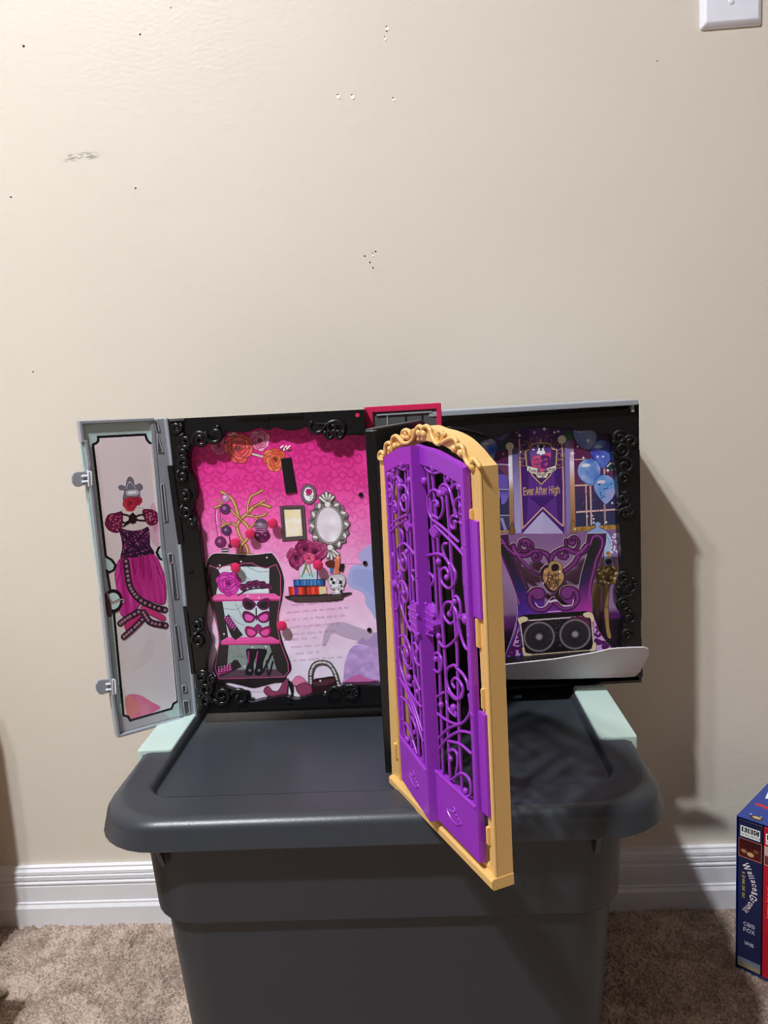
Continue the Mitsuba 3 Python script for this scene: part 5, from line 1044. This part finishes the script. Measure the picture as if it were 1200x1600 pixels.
# balloons, garland and stars
def balloon(pts, c, hi, sp=None):
    p = Polygon(spl(PR.loc(pts), 6, True)).buffer(0); PR.add(p.buffer(0.0005), (40, 44, 90)); ctr = np.array(p.centroid.coords[0]); R_ = math.sqrt(p.area / math.pi)
    def col(V):
        d = (V - ctr) / R_; t = np.clip(0.5 + 0.5 * d[:, 0] + 0.3 * np.sin(d[:, 1] * 2.2 + 1), 0, 1)[:, None]; n_ = np.clip(meshkit.fbm(np.column_stack([V * 110, V[:, 0] * 0 + R_ * 100]), 2, 5)[:, None] * 1.9 - .55, 0, 1)
        return np.clip(np.asarray(c) * (1 - n_) + np.asarray(hi) * n_, 0, 255)
    PR.add(p, col, 0.0022)
    PR.add(affinity.translate(affinity.scale(Point(ctr).buffer(R_ * .3, 8), 1.2, .5), -R_ * .3, R_ * .55), tuple(np.clip(np.asarray(hi) * 0.6 + 100, 0, 250)))
LB = (70, 120, 190)
balloon([s6(80, 360), s6(200, 300), s6(290, 340), s6(305, 450), s6(270, 540), s6(245, 590), s6(160, 540), s6(90, 450)], (40, 80, 200), (176, 180, 206))
PR.blob([s6(240, 260), s6(330, 290), s6(430, 210), s6(480, 210), s6(420, 290), s6(340, 320)], (84, 90, 150)); PR.blob([s6(320, 420), s6(360, 360), s6(440, 330), s6(500, 400), s6(440, 440)], (24, 62, 58))
PR.blob([s7(60, 240), s7(110, 170), s7(180, 180), s7(200, 250), s7(120, 300)], (30, 76, 62)); PR.blob([s7(90, 260), s7(150, 220), s7(180, 270), s7(120, 300)], (44, 104, 70))
balloon([s7(200, 170), s7(330, 110), s7(460, 200), s7(465, 300), s7(430, 370), s7(375, 402), s7(300, 380), s7(230, 300)], (86, 116, 196), (160, 166, 190))
PR.blob([s7(640, 440), s7(700, 470), s7(700, 540), s7(650, 530)], (20, 58, 62)); PR.blob([s7(580, 590), s7(660, 550), s7(740, 600), s7(760, 660), s7(700, 640), s7(640, 650)], (40, 62, 66)); PR.curve([s7(600, 600), s7(650, 560), s7(700, 600), s7(660, 640)], 0.0014, (200, 210, 214))
balloon([s7(405, 400), s7(470, 310), s7(560, 290), s7(640, 340), s7(660, 440), s7(610, 560), s7(545, 625), s7(470, 540), s7(415, 480)], (58, 52, 170), (108, 158, 222))
balloon([s7(250, 640), s7(280, 560), s7(370, 510), s7(470, 540), s7(518, 630), s7(500, 760), s7(432, 828), s7(330, 790), s7(265, 720)], (72, 116, 204), (206, 214, 232))
balloon([s7(445, 810), s7(490, 730), s7(570, 700), s7(660, 740), s7(702, 850), s7(670, 960), s7(600, 1040), s7(565, 1040), s7(490, 950), s7(450, 880)], (88, 150, 214), (204, 176, 214))
rg = random.Random(8)
for k_ in range(10): PR.disc(s7(rg.uniform(500, 650), rg.uniform(760, 980)), 0.0008, (30, 40, 80))
for a, b in (((478, 960), (478, 1250)), ((508, 1000), (506, 1250)), ((572, 1040), (560, 1340))): PR.line([s7(*a), s7(*b)], 0.0005, (40, 40, 66))
def star(p, r, c=(246, 240, 250)):
    PR.disc(p, r * .45, c); PR.line([(p[0] - r * 1200, p[1]), (p[0] + r * 1200, p[1])], r * .2, c); PR.line([(p[0], p[1] - r * 1200), (p[0], p[1] + r * 1200)], r * .2, c)
for x, y, r in ((390, 500, .0016), (470, 645, .003), (605, 255, .0024), (618, 470, .0024), (800, 215, .0022), (1065, 215, .0024), (1115, 200, .002), (785, 440, .0022), (565, 215, .0014), (930, 170, .003)): star(s6(x, y), r)
PR.disc(s6(475, 400), 0.0044, (214, 214, 186)); PR.disc(s7(60, 280), 0.0046, (226, 222, 206))
for x, y, r in ((185, 445, .0032), (315, 497, .002), (247, 365, .002), (485, 485, .002), (552, 483, .002), (372, 290, .003), (607, 648, .0026), (660, 1035, .002), (728, 910, .0018), (590, 1265, .0018), (436, 1225, .0018), (425, 1185, .0014), (440, 1270, .002), (365, 1195, .0014), (20, 183, .002)): star(s7(x, y), r)
# glass dome on its gold stand
PR.blob([s7(360, 1400), s7(420, 1350), s7(465, 1330), s7(455, 1280), s7(490, 1262), s7(522, 1285), s7(510, 1330), s7(590, 1370), s7(640, 1440), s7(650, 1600), s7(640, 1700), s7(560, 1700), s7(580, 1420)], (150, 172, 222), (40, 44, 84), 0.0005)
PR.blob([s9(262, 340), s9(285, 210), s9(320, 230), s9(330, 330), s9(320, 440), s9(350, 490), s9(270, 490)], (176, 196, 232)); PR.curve([s9(290, 230), s9(330, 330), s9(345, 440), s9(360, 490)], 0.0008, (120, 130, 180))
for k_ in range(46): PR.disc(s9(330 + rg.uniform(-10, 80), 190 + rg.uniform(0, 190)), rg.uniform(.0004, .0014), (236, 230, 246))
PR.disc(s9(300, 462), 0.0036, (36, 30, 76)); PR.disc(s9(305, 400), 0.0022, (200, 150, 90)); PR.disc(s9(296, 380), 0.0022, (170, 110, 60))
PR.blob([s9(190, 560), s9(250, 520), s9(330, 495), s9(378, 520), s9(380, 560), s9(360, 640), s9(320, 670), s9(270, 690), s9(200, 640)], (126, 100, 52), (50, 36, 30))
for k_ in range(90): PR.disc(s9(rg.uniform(195, 372), rg.uniform(505, 670)), rg.uniform(.0006, .0018), rg.choice([(226, 204, 140), (160, 128, 66), (90, 66, 34), (240, 228, 186)]))
PR.blob([s9(262, 680), s9(300, 690), s9(296, 900), s9(306, 1060), s9(325, 1160), s9(290, 1150), s9(268, 1000), s9(262, 880)], (160, 128, 70), (60, 44, 36)); PR.blob([s9(150, 680), s9(215, 680), s9(212, 900), s9(210, 1010), s9(190, 960), s9(165, 860)], (132, 104, 60), (50, 36, 30))
PR.add([s9(215, 930), s9(440, 930), s9(440, 990), s9(215, 1000)], (84, 34, 96)); PR.add([s9(215, 990), s9(440, 985), s9(450, 1260), s9(300, 1260)], (34, 22, 34)); PR.blob([s9(262, 880), s9(296, 900), s9(306, 1060), s9(325, 1160), s9(290, 1150), s9(268, 1000)], (164, 130, 72), (60, 44, 36))
PR.add([s9(340, 660), s9(440, 740), s9(430, 930), s9(330, 820)], (140, 104, 150))
kr = PR.put('backdrop', BP_); labels[kr] = {'label': 'printed ballroom card with a crest banner, balloons and a glass dome'}

# the fold-out cardboard stand in front of the ballroom
SW = 0.020
SPt = lambda pts: RIGHT.loc([s8(*a) for a in pts], SW)
stk = lambda pts, w_, n=8: LineString(spl(SPt(pts), n)).buffer(w_)
armL = Polygon(np.vstack([spl(SPt([(42, 108), (55, 230), (110, 380), (190, 560), (238, 720), (252, 850)]), 5), spl(SPt([(360, 850), (330, 640), (270, 470), (200, 300), (160, 180), (150, 95)]), 5)])).buffer(0)
armR = Polygon(np.vstack([spl(SPt([(1117, 88), (1108, 190), (1060, 330), (1010, 480), (985, 600), (965, 760), (980, 880)]), 5), spl(SPt([(840, 860), (850, 640), (890, 440), (945, 250), (925, 200), (935, 92)]), 5)])).buffer(0)
baseP = Polygon(SPt([(240, 660), (350, 672), (600, 720), (850, 640), (985, 600), (962, 760), (980, 880), (1040, 1040), (1120, 1160), (1197, 1235), (120, 1312), (190, 1120), (235, 960), (252, 860)])).buffer(0)
hole_ = Polygon(spl(SPt([(470, 640), (505, 700), (500, 800), (430, 800), (440, 820), (560, 800), (585, 720), (590, 640), (620, 740), (680, 795), (780, 800), (700, 740), (690, 660), (720, 610), (600, 560)]), 4, True)).buffer(0)
strokes = [stk([(200, 290), (250, 325), (310, 380), (380, 450), (450, 490)], 0.0017), stk([(915, 260), (860, 290), (800, 380), (720, 450), (680, 470)], 0.0027),
           stk([(330, 200), (300, 190), (310, 165), (345, 175), (355, 220), (320, 260), (265, 235), (270, 165), (330, 145), (385, 190), (395, 250)], 0.0017), stk([(200, 210), (240, 285), (330, 300), (400, 260), (470, 265), (530, 290), (565, 345), (580, 400)], 0.0027), stk([(430, 310), (415, 285), (395, 310), (420, 350), (465, 330), (470, 280)], 0.0019),
           stk([(775, 170), (800, 165), (795, 190), (765, 185), (755, 150), (800, 120), (845, 160), (830, 230), (770, 255), (725, 210), (720, 150)], 0.0017), stk([(920, 210), (870, 270), (790, 265), (720, 235), (640, 260), (590, 300), (572, 345)], 0.0027), stk([(700, 300), (715, 285), (735, 305), (710, 330), (660, 315), (650, 280)], 0.0019),
           stk([(450, 690), (430, 665), (410, 690), (440, 720), (490, 700), (480, 650), (420, 640), (370, 680), (365, 760), (420, 830), (520, 830), (590, 750)], 0.0027), stk([(730, 680), (750, 650), (770, 680), (740, 715), (690, 690), (700, 640), (760, 625), (820, 660), (835, 740), (780, 810), (680, 820), (600, 750)], 0.0027)]
lockp = Polygon(spl(SPt([(480, 440), (520, 400), (545, 395), (560, 370), (620, 355), (680, 390), (690, 440), (718, 500), (700, 570), (640, 640), (590, 670), (540, 640), (490, 560), (470, 490)]), 5, True)).buffer(0)
stand = unary_union([armL, armR, baseP.difference(hole_), lockp] + strokes).buffer(0.0006)
ST = PS + '__card_stand'
sub('card', ST, prism(stand, SW - 0.0012, SW), 'card_edge', RIGHT)
PSd = Print(RIGHT, SW + 0.0001); PSd.clip = stand.buffer(-0.0001)
zs = lambda y: SPt([(600, y)])[0][1]
def stcol(V):
    c = lerp_stops(V[:, 1], [(zs(1300), (90, 50, 120)), (zs(1000), (150, 90, 170)), (zs(850), (116, 42, 128)), (zs(700), (84, 34, 108)), (zs(560), (68, 28, 70)), (zs(90), (68, 28, 70))])
    xm_ = SPt([(620, 700)])[0][0]; t = np.clip((V[:, 0] - xm_) / 0.08 + .5, 0, 1)[:, None]; m_ = np.clip((zs(560) - V[:, 1]) / 0.03, 0, 1)[:, None]
    return np.clip(c + m_ * (t * np.array([60, 10, 24]) - (1 - t) * np.array([40, 4, -20])), 0, 255)
PSd.add(stand, stcol, 0.005)
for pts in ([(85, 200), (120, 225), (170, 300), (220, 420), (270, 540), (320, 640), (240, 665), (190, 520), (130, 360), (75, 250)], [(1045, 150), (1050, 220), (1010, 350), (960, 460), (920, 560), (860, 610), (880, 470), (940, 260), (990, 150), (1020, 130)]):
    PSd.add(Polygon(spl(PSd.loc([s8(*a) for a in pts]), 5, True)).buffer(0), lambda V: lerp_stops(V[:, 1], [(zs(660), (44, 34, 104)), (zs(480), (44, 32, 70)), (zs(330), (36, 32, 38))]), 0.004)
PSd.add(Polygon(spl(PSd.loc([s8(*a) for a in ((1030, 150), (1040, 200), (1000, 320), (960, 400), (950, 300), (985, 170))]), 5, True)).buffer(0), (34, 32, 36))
for st_ in strokes:
    PSd.add(st_.buffer(0.0004), (52, 14, 54)); PSd.add(st_.buffer(-0.0006), (96, 36, 98)); PSd.add(st_.buffer(-0.0016), (122, 52, 124))
for pts in ([(60, 140), (100, 160), (140, 230), (220, 290)], [(100, 180), (60, 200), (90, 330), (160, 500), (220, 660), (260, 780)], [(960, 200), (990, 120), (1050, 110), (1080, 150), (1075, 220), (1020, 340), (1000, 430), (960, 600), (950, 760)], [(820, 300), (880, 250), (940, 190)], [(200, 240), (260, 320), (360, 430)]): PSd.curve([s8(*a) for a in pts], 0.0016, (150, 66, 150))
# wings of filigree beside the speaker box
for pts in ([(250, 900), (250, 1000), (270, 1290), (150, 1300), (200, 1120)], [(985, 890), (1040, 1040), (1120, 1160), (1180, 1225), (1000, 1245), (1000, 1000)]): PSd.add([s8(*a) for a in pts], (206, 160, 214))
for pts, w_ in (([(140, 1280), (190, 1180), (235, 1040), (250, 940)], .0022), ([(1010, 900), (1060, 1050), (1130, 1150), (1180, 1215)], .0026), ([(160, 1270), (200, 1290), (210, 1250), (180, 1240), (190, 1210), (240, 1220), (290, 1215), (270, 1250)], .0040), ([(240, 1130), (270, 1120), (250, 1090), (265, 1060)], .0026), ([(230, 1180), (260, 1175), (265, 1150)], .0024),
                ([(1020, 1010), (1040, 1030), (1025, 1060)], .0024), ([(1010, 1080), (1040, 1100), (1060, 1080)], .003), ([(1005, 1150), (1040, 1170), (1090, 1160), (1130, 1190), (1110, 1225), (1090, 1200)], .0042), ([(1020, 1130), (1060, 1150), (1080, 1170)], .003)): PSd.curve([s8(*a) for a in pts], w_, (84, 22, 90))
# speaker box
bxp = Polygon(PSd.loc([s8(*a) for a in ((262, 905), (300, 888), (920, 850), (985, 870), (1004, 1235), (985, 1250), (330, 1298), (290, 1280))])).buffer(0)
PSd.add(bxp, (22, 20, 24)); PSd.add([s8(*a) for a in ((300, 890), (920, 852), (900, 890), (340, 925))], (12, 10, 14))
PSd.line([s8(340, 945), s8(900, 905)], 0.0016, (206, 186, 190)); PSd.line([s8(270, 960), s8(310, 1270)], 0.0014, (206, 190, 170)); PSd.line([s8(975, 930), s8(996, 1200)], 0.0014, (214, 200, 180)); PSd.line([s8(340, 1285), s8(950, 1238)], 0.0014, (196, 176, 150))
PSd.blob([s8(330, 960), s8(360, 950), s8(420, 1000), s8(340, 1100), s8(310, 1050)], (44, 22, 44)); PSd.blob([s8(740, 930), s8(900, 910), s8(960, 960), s8(940, 1080), s8(800, 960)], (72, 18, 62))
for k_, (x, y) in enumerate(((790, 940), (840, 930), (890, 940), (930, 965), (905, 910))): PSd.disc(s8(x, y), 0.0034, (94, 28, 66), (50, 10, 40))
for x, y in ((457, 1105), (812, 1080)):
    r = 0.0172
    for rr, c in ((1.03, (96, 84, 94)), (0.96, (140, 126, 136)), (0.90, (44, 38, 44)), (0.72, (26, 24, 28)), (0.70, (40, 36, 42)), (0.5, (34, 30, 36)), (0.30, (52, 46, 52)), (0.22, (120, 112, 116)), (0.15, (150, 142, 146))): PSd.disc(s8(x, y), r * rr, c)
for pts in ([(250, 925), (300, 905), (345, 920), (335, 950), (290, 965), (270, 990), (255, 960)], [(890, 880), (940, 862), (985, 880), (1000, 940), (975, 960), (960, 920), (915, 912)], [(290, 1220), (310, 1210), (325, 1260), (380, 1275), (375, 1295), (310, 1300)], [(940, 1240), (975, 1220), (990, 1170), (1015, 1165), (1015, 1230), (990, 1245)]):
    PSd.blob([s8(*a) for a in pts], (226, 206, 170), (90, 66, 50), 0.0004)
rg = random.Random(4)
for k_ in range(26): PSd.disc(s8(rg.uniform(560, 680), rg.uniform(930, 1240)), 0.0005, (90, 84, 90))
# padlock charm with its name
PSd.add(lockp, (48, 24, 44)); hp_ = spl(np.array([s8(*a) for a in ((500, 470), (520, 430), (560, 430), (600, 460), (650, 440), (690, 470), (700, 530), (660, 600), (595, 650), (530, 590), (495, 530))]), 5, True)
PSd.blob(hp_[::3], lambda V: np.clip(np.array([176, 132, 92]) + (meshkit.fbm(np.column_stack([V * 260, V[:, 0] * 0]), 2, 2)[:, None] - .45) * [150, 110, 90], 0, 255), (70, 46, 40), 0.0005, size=0.0012)
PSd.curve([s8(*a) for a in ((560, 440), (575, 385), (620, 375), (665, 400), (670, 450))], 0.0036, (170, 140, 90)); PSd.disc(s8(615, 420), 0.0042, (30, 14, 30))
for t_, x, y in (('Ever', 600, 497), ('After', 592, 548), ('High', 585, 598)): PSd.text(t_, s8(x, y), 0.0060, (50, 30, 20), rot=2, bold=True, anchor='c', sx=0.78)
PSd.disc(s8(662, 465), 0.0012, (250, 236, 220))
PSd.curve([s8(*a) for a in ((430, 540), (425, 560), (450, 580), (475, 555), (455, 545), (460, 590), (500, 570), (490, 600))], 0.0014, (200, 176, 150))
PSd.line([s8(560, 762), s8(610, 745), s8(640, 748)], 0.0020, (232, 214, 240)); PSd.line([s8(540, 860), s8(672, 850)], 0.0012, (206, 170, 214))
PSd.curve([s8(*a) for a in ((420, 770), (450, 810), (510, 805), (560, 750))], 0.0010, (226, 206, 236)); PSd.curve([s8(*a) for a in ((640, 750), (700, 800), (780, 790), (795, 740))], 0.0010, (226, 206, 236))
ks = PSd.put('print', ST); labels[ks] = {'label': 'print of purple scrollwork, a heart padlock and two speaker cones'}
labels[ST] = {'label': 'die-cut cardboard speaker stand'}
# its dark folded foot, and the white card flap below
FW0, FW1 = FB + 0.001, FB + 0.034            # the floor card tips up: its outer edge stands forward of and above its fold
Nf = (RIGHT.n * 0.75 - RIGHT.v * 0.66); Pf = RIGHT.P + FW0 * RIGHT.n + (ZL + 0.001) * RIGHT.v
ft = SPt([(118, 1308), (1197, 1232)]); ft2 = RIGHT.loc([s8(108, 1372), s8(1100, 1302)], FW1 - 0.002)
fV = np.array([(ft[0][0], ft[0][1], SW), (ft[1][0] + 0.001, ft[1][1], SW), (ft2[1][0], ft2[1][1], FW1 - 0.002), (ft2[0][0], ft2[0][1], FW1 - 0.002)])
def plate(A, shift):
    A = np.array(A, float); B_ = A + np.asarray(shift); n_ = len(A); f = [[0, i, i + 1] for i in range(1, n_ - 1)] + [[n_, n_ + i + 1, n_ + i] for i in range(1, n_ - 1)]
    for i in range(n_): j = (i + 1) % n_; f += [[i, n_ + i, n_ + j], [i, n_ + j, j]]
    m = trimesh.Trimesh(np.vstack([A, B_]), f, process=False)
    if m.volume < 0: m.invert()
    return m
sub('foot', ST, plate(fV, (0, -0.0012, -0.0004)), 'black_matte', RIGHT)
fq = unproject([(770, 1040), (789.5, 1038.7), (868, 1030), (930, 1020), (952, 1014.5), (968, 1012.8), (1006, 1011.5), (1013, 1014), (1015, 1020), (1010, 1032), (1000, 1050), (992, 1057), (975, 1058.5), (880, 1061), (770, 1062)], Pf, Nf)
e1 = RIGHT.u; e2 = np.cross(Nf, e1); e2 /= np.linalg.norm(e2); Nn = Nf / np.linalg.norm(Nf)
fp = Polygon(np.stack([(fq - Pf) @ e1, (fq - Pf) @ e2], 1)).buffer(0)
fm = prism(fp, -0.0012, 0.0); Vf = np.asarray(fm.vertices); fm.vertices = Pf + Vf[:, :1] * e1 + Vf[:, 1:2] * e2 + Vf[:, 2:] * Nn
sub('flap', PS + '__fold_out_floor', fm, 'white_card')
labels[PS + '__fold_out_floor'] = {'label': 'plain white card flap hanging below the stand'}
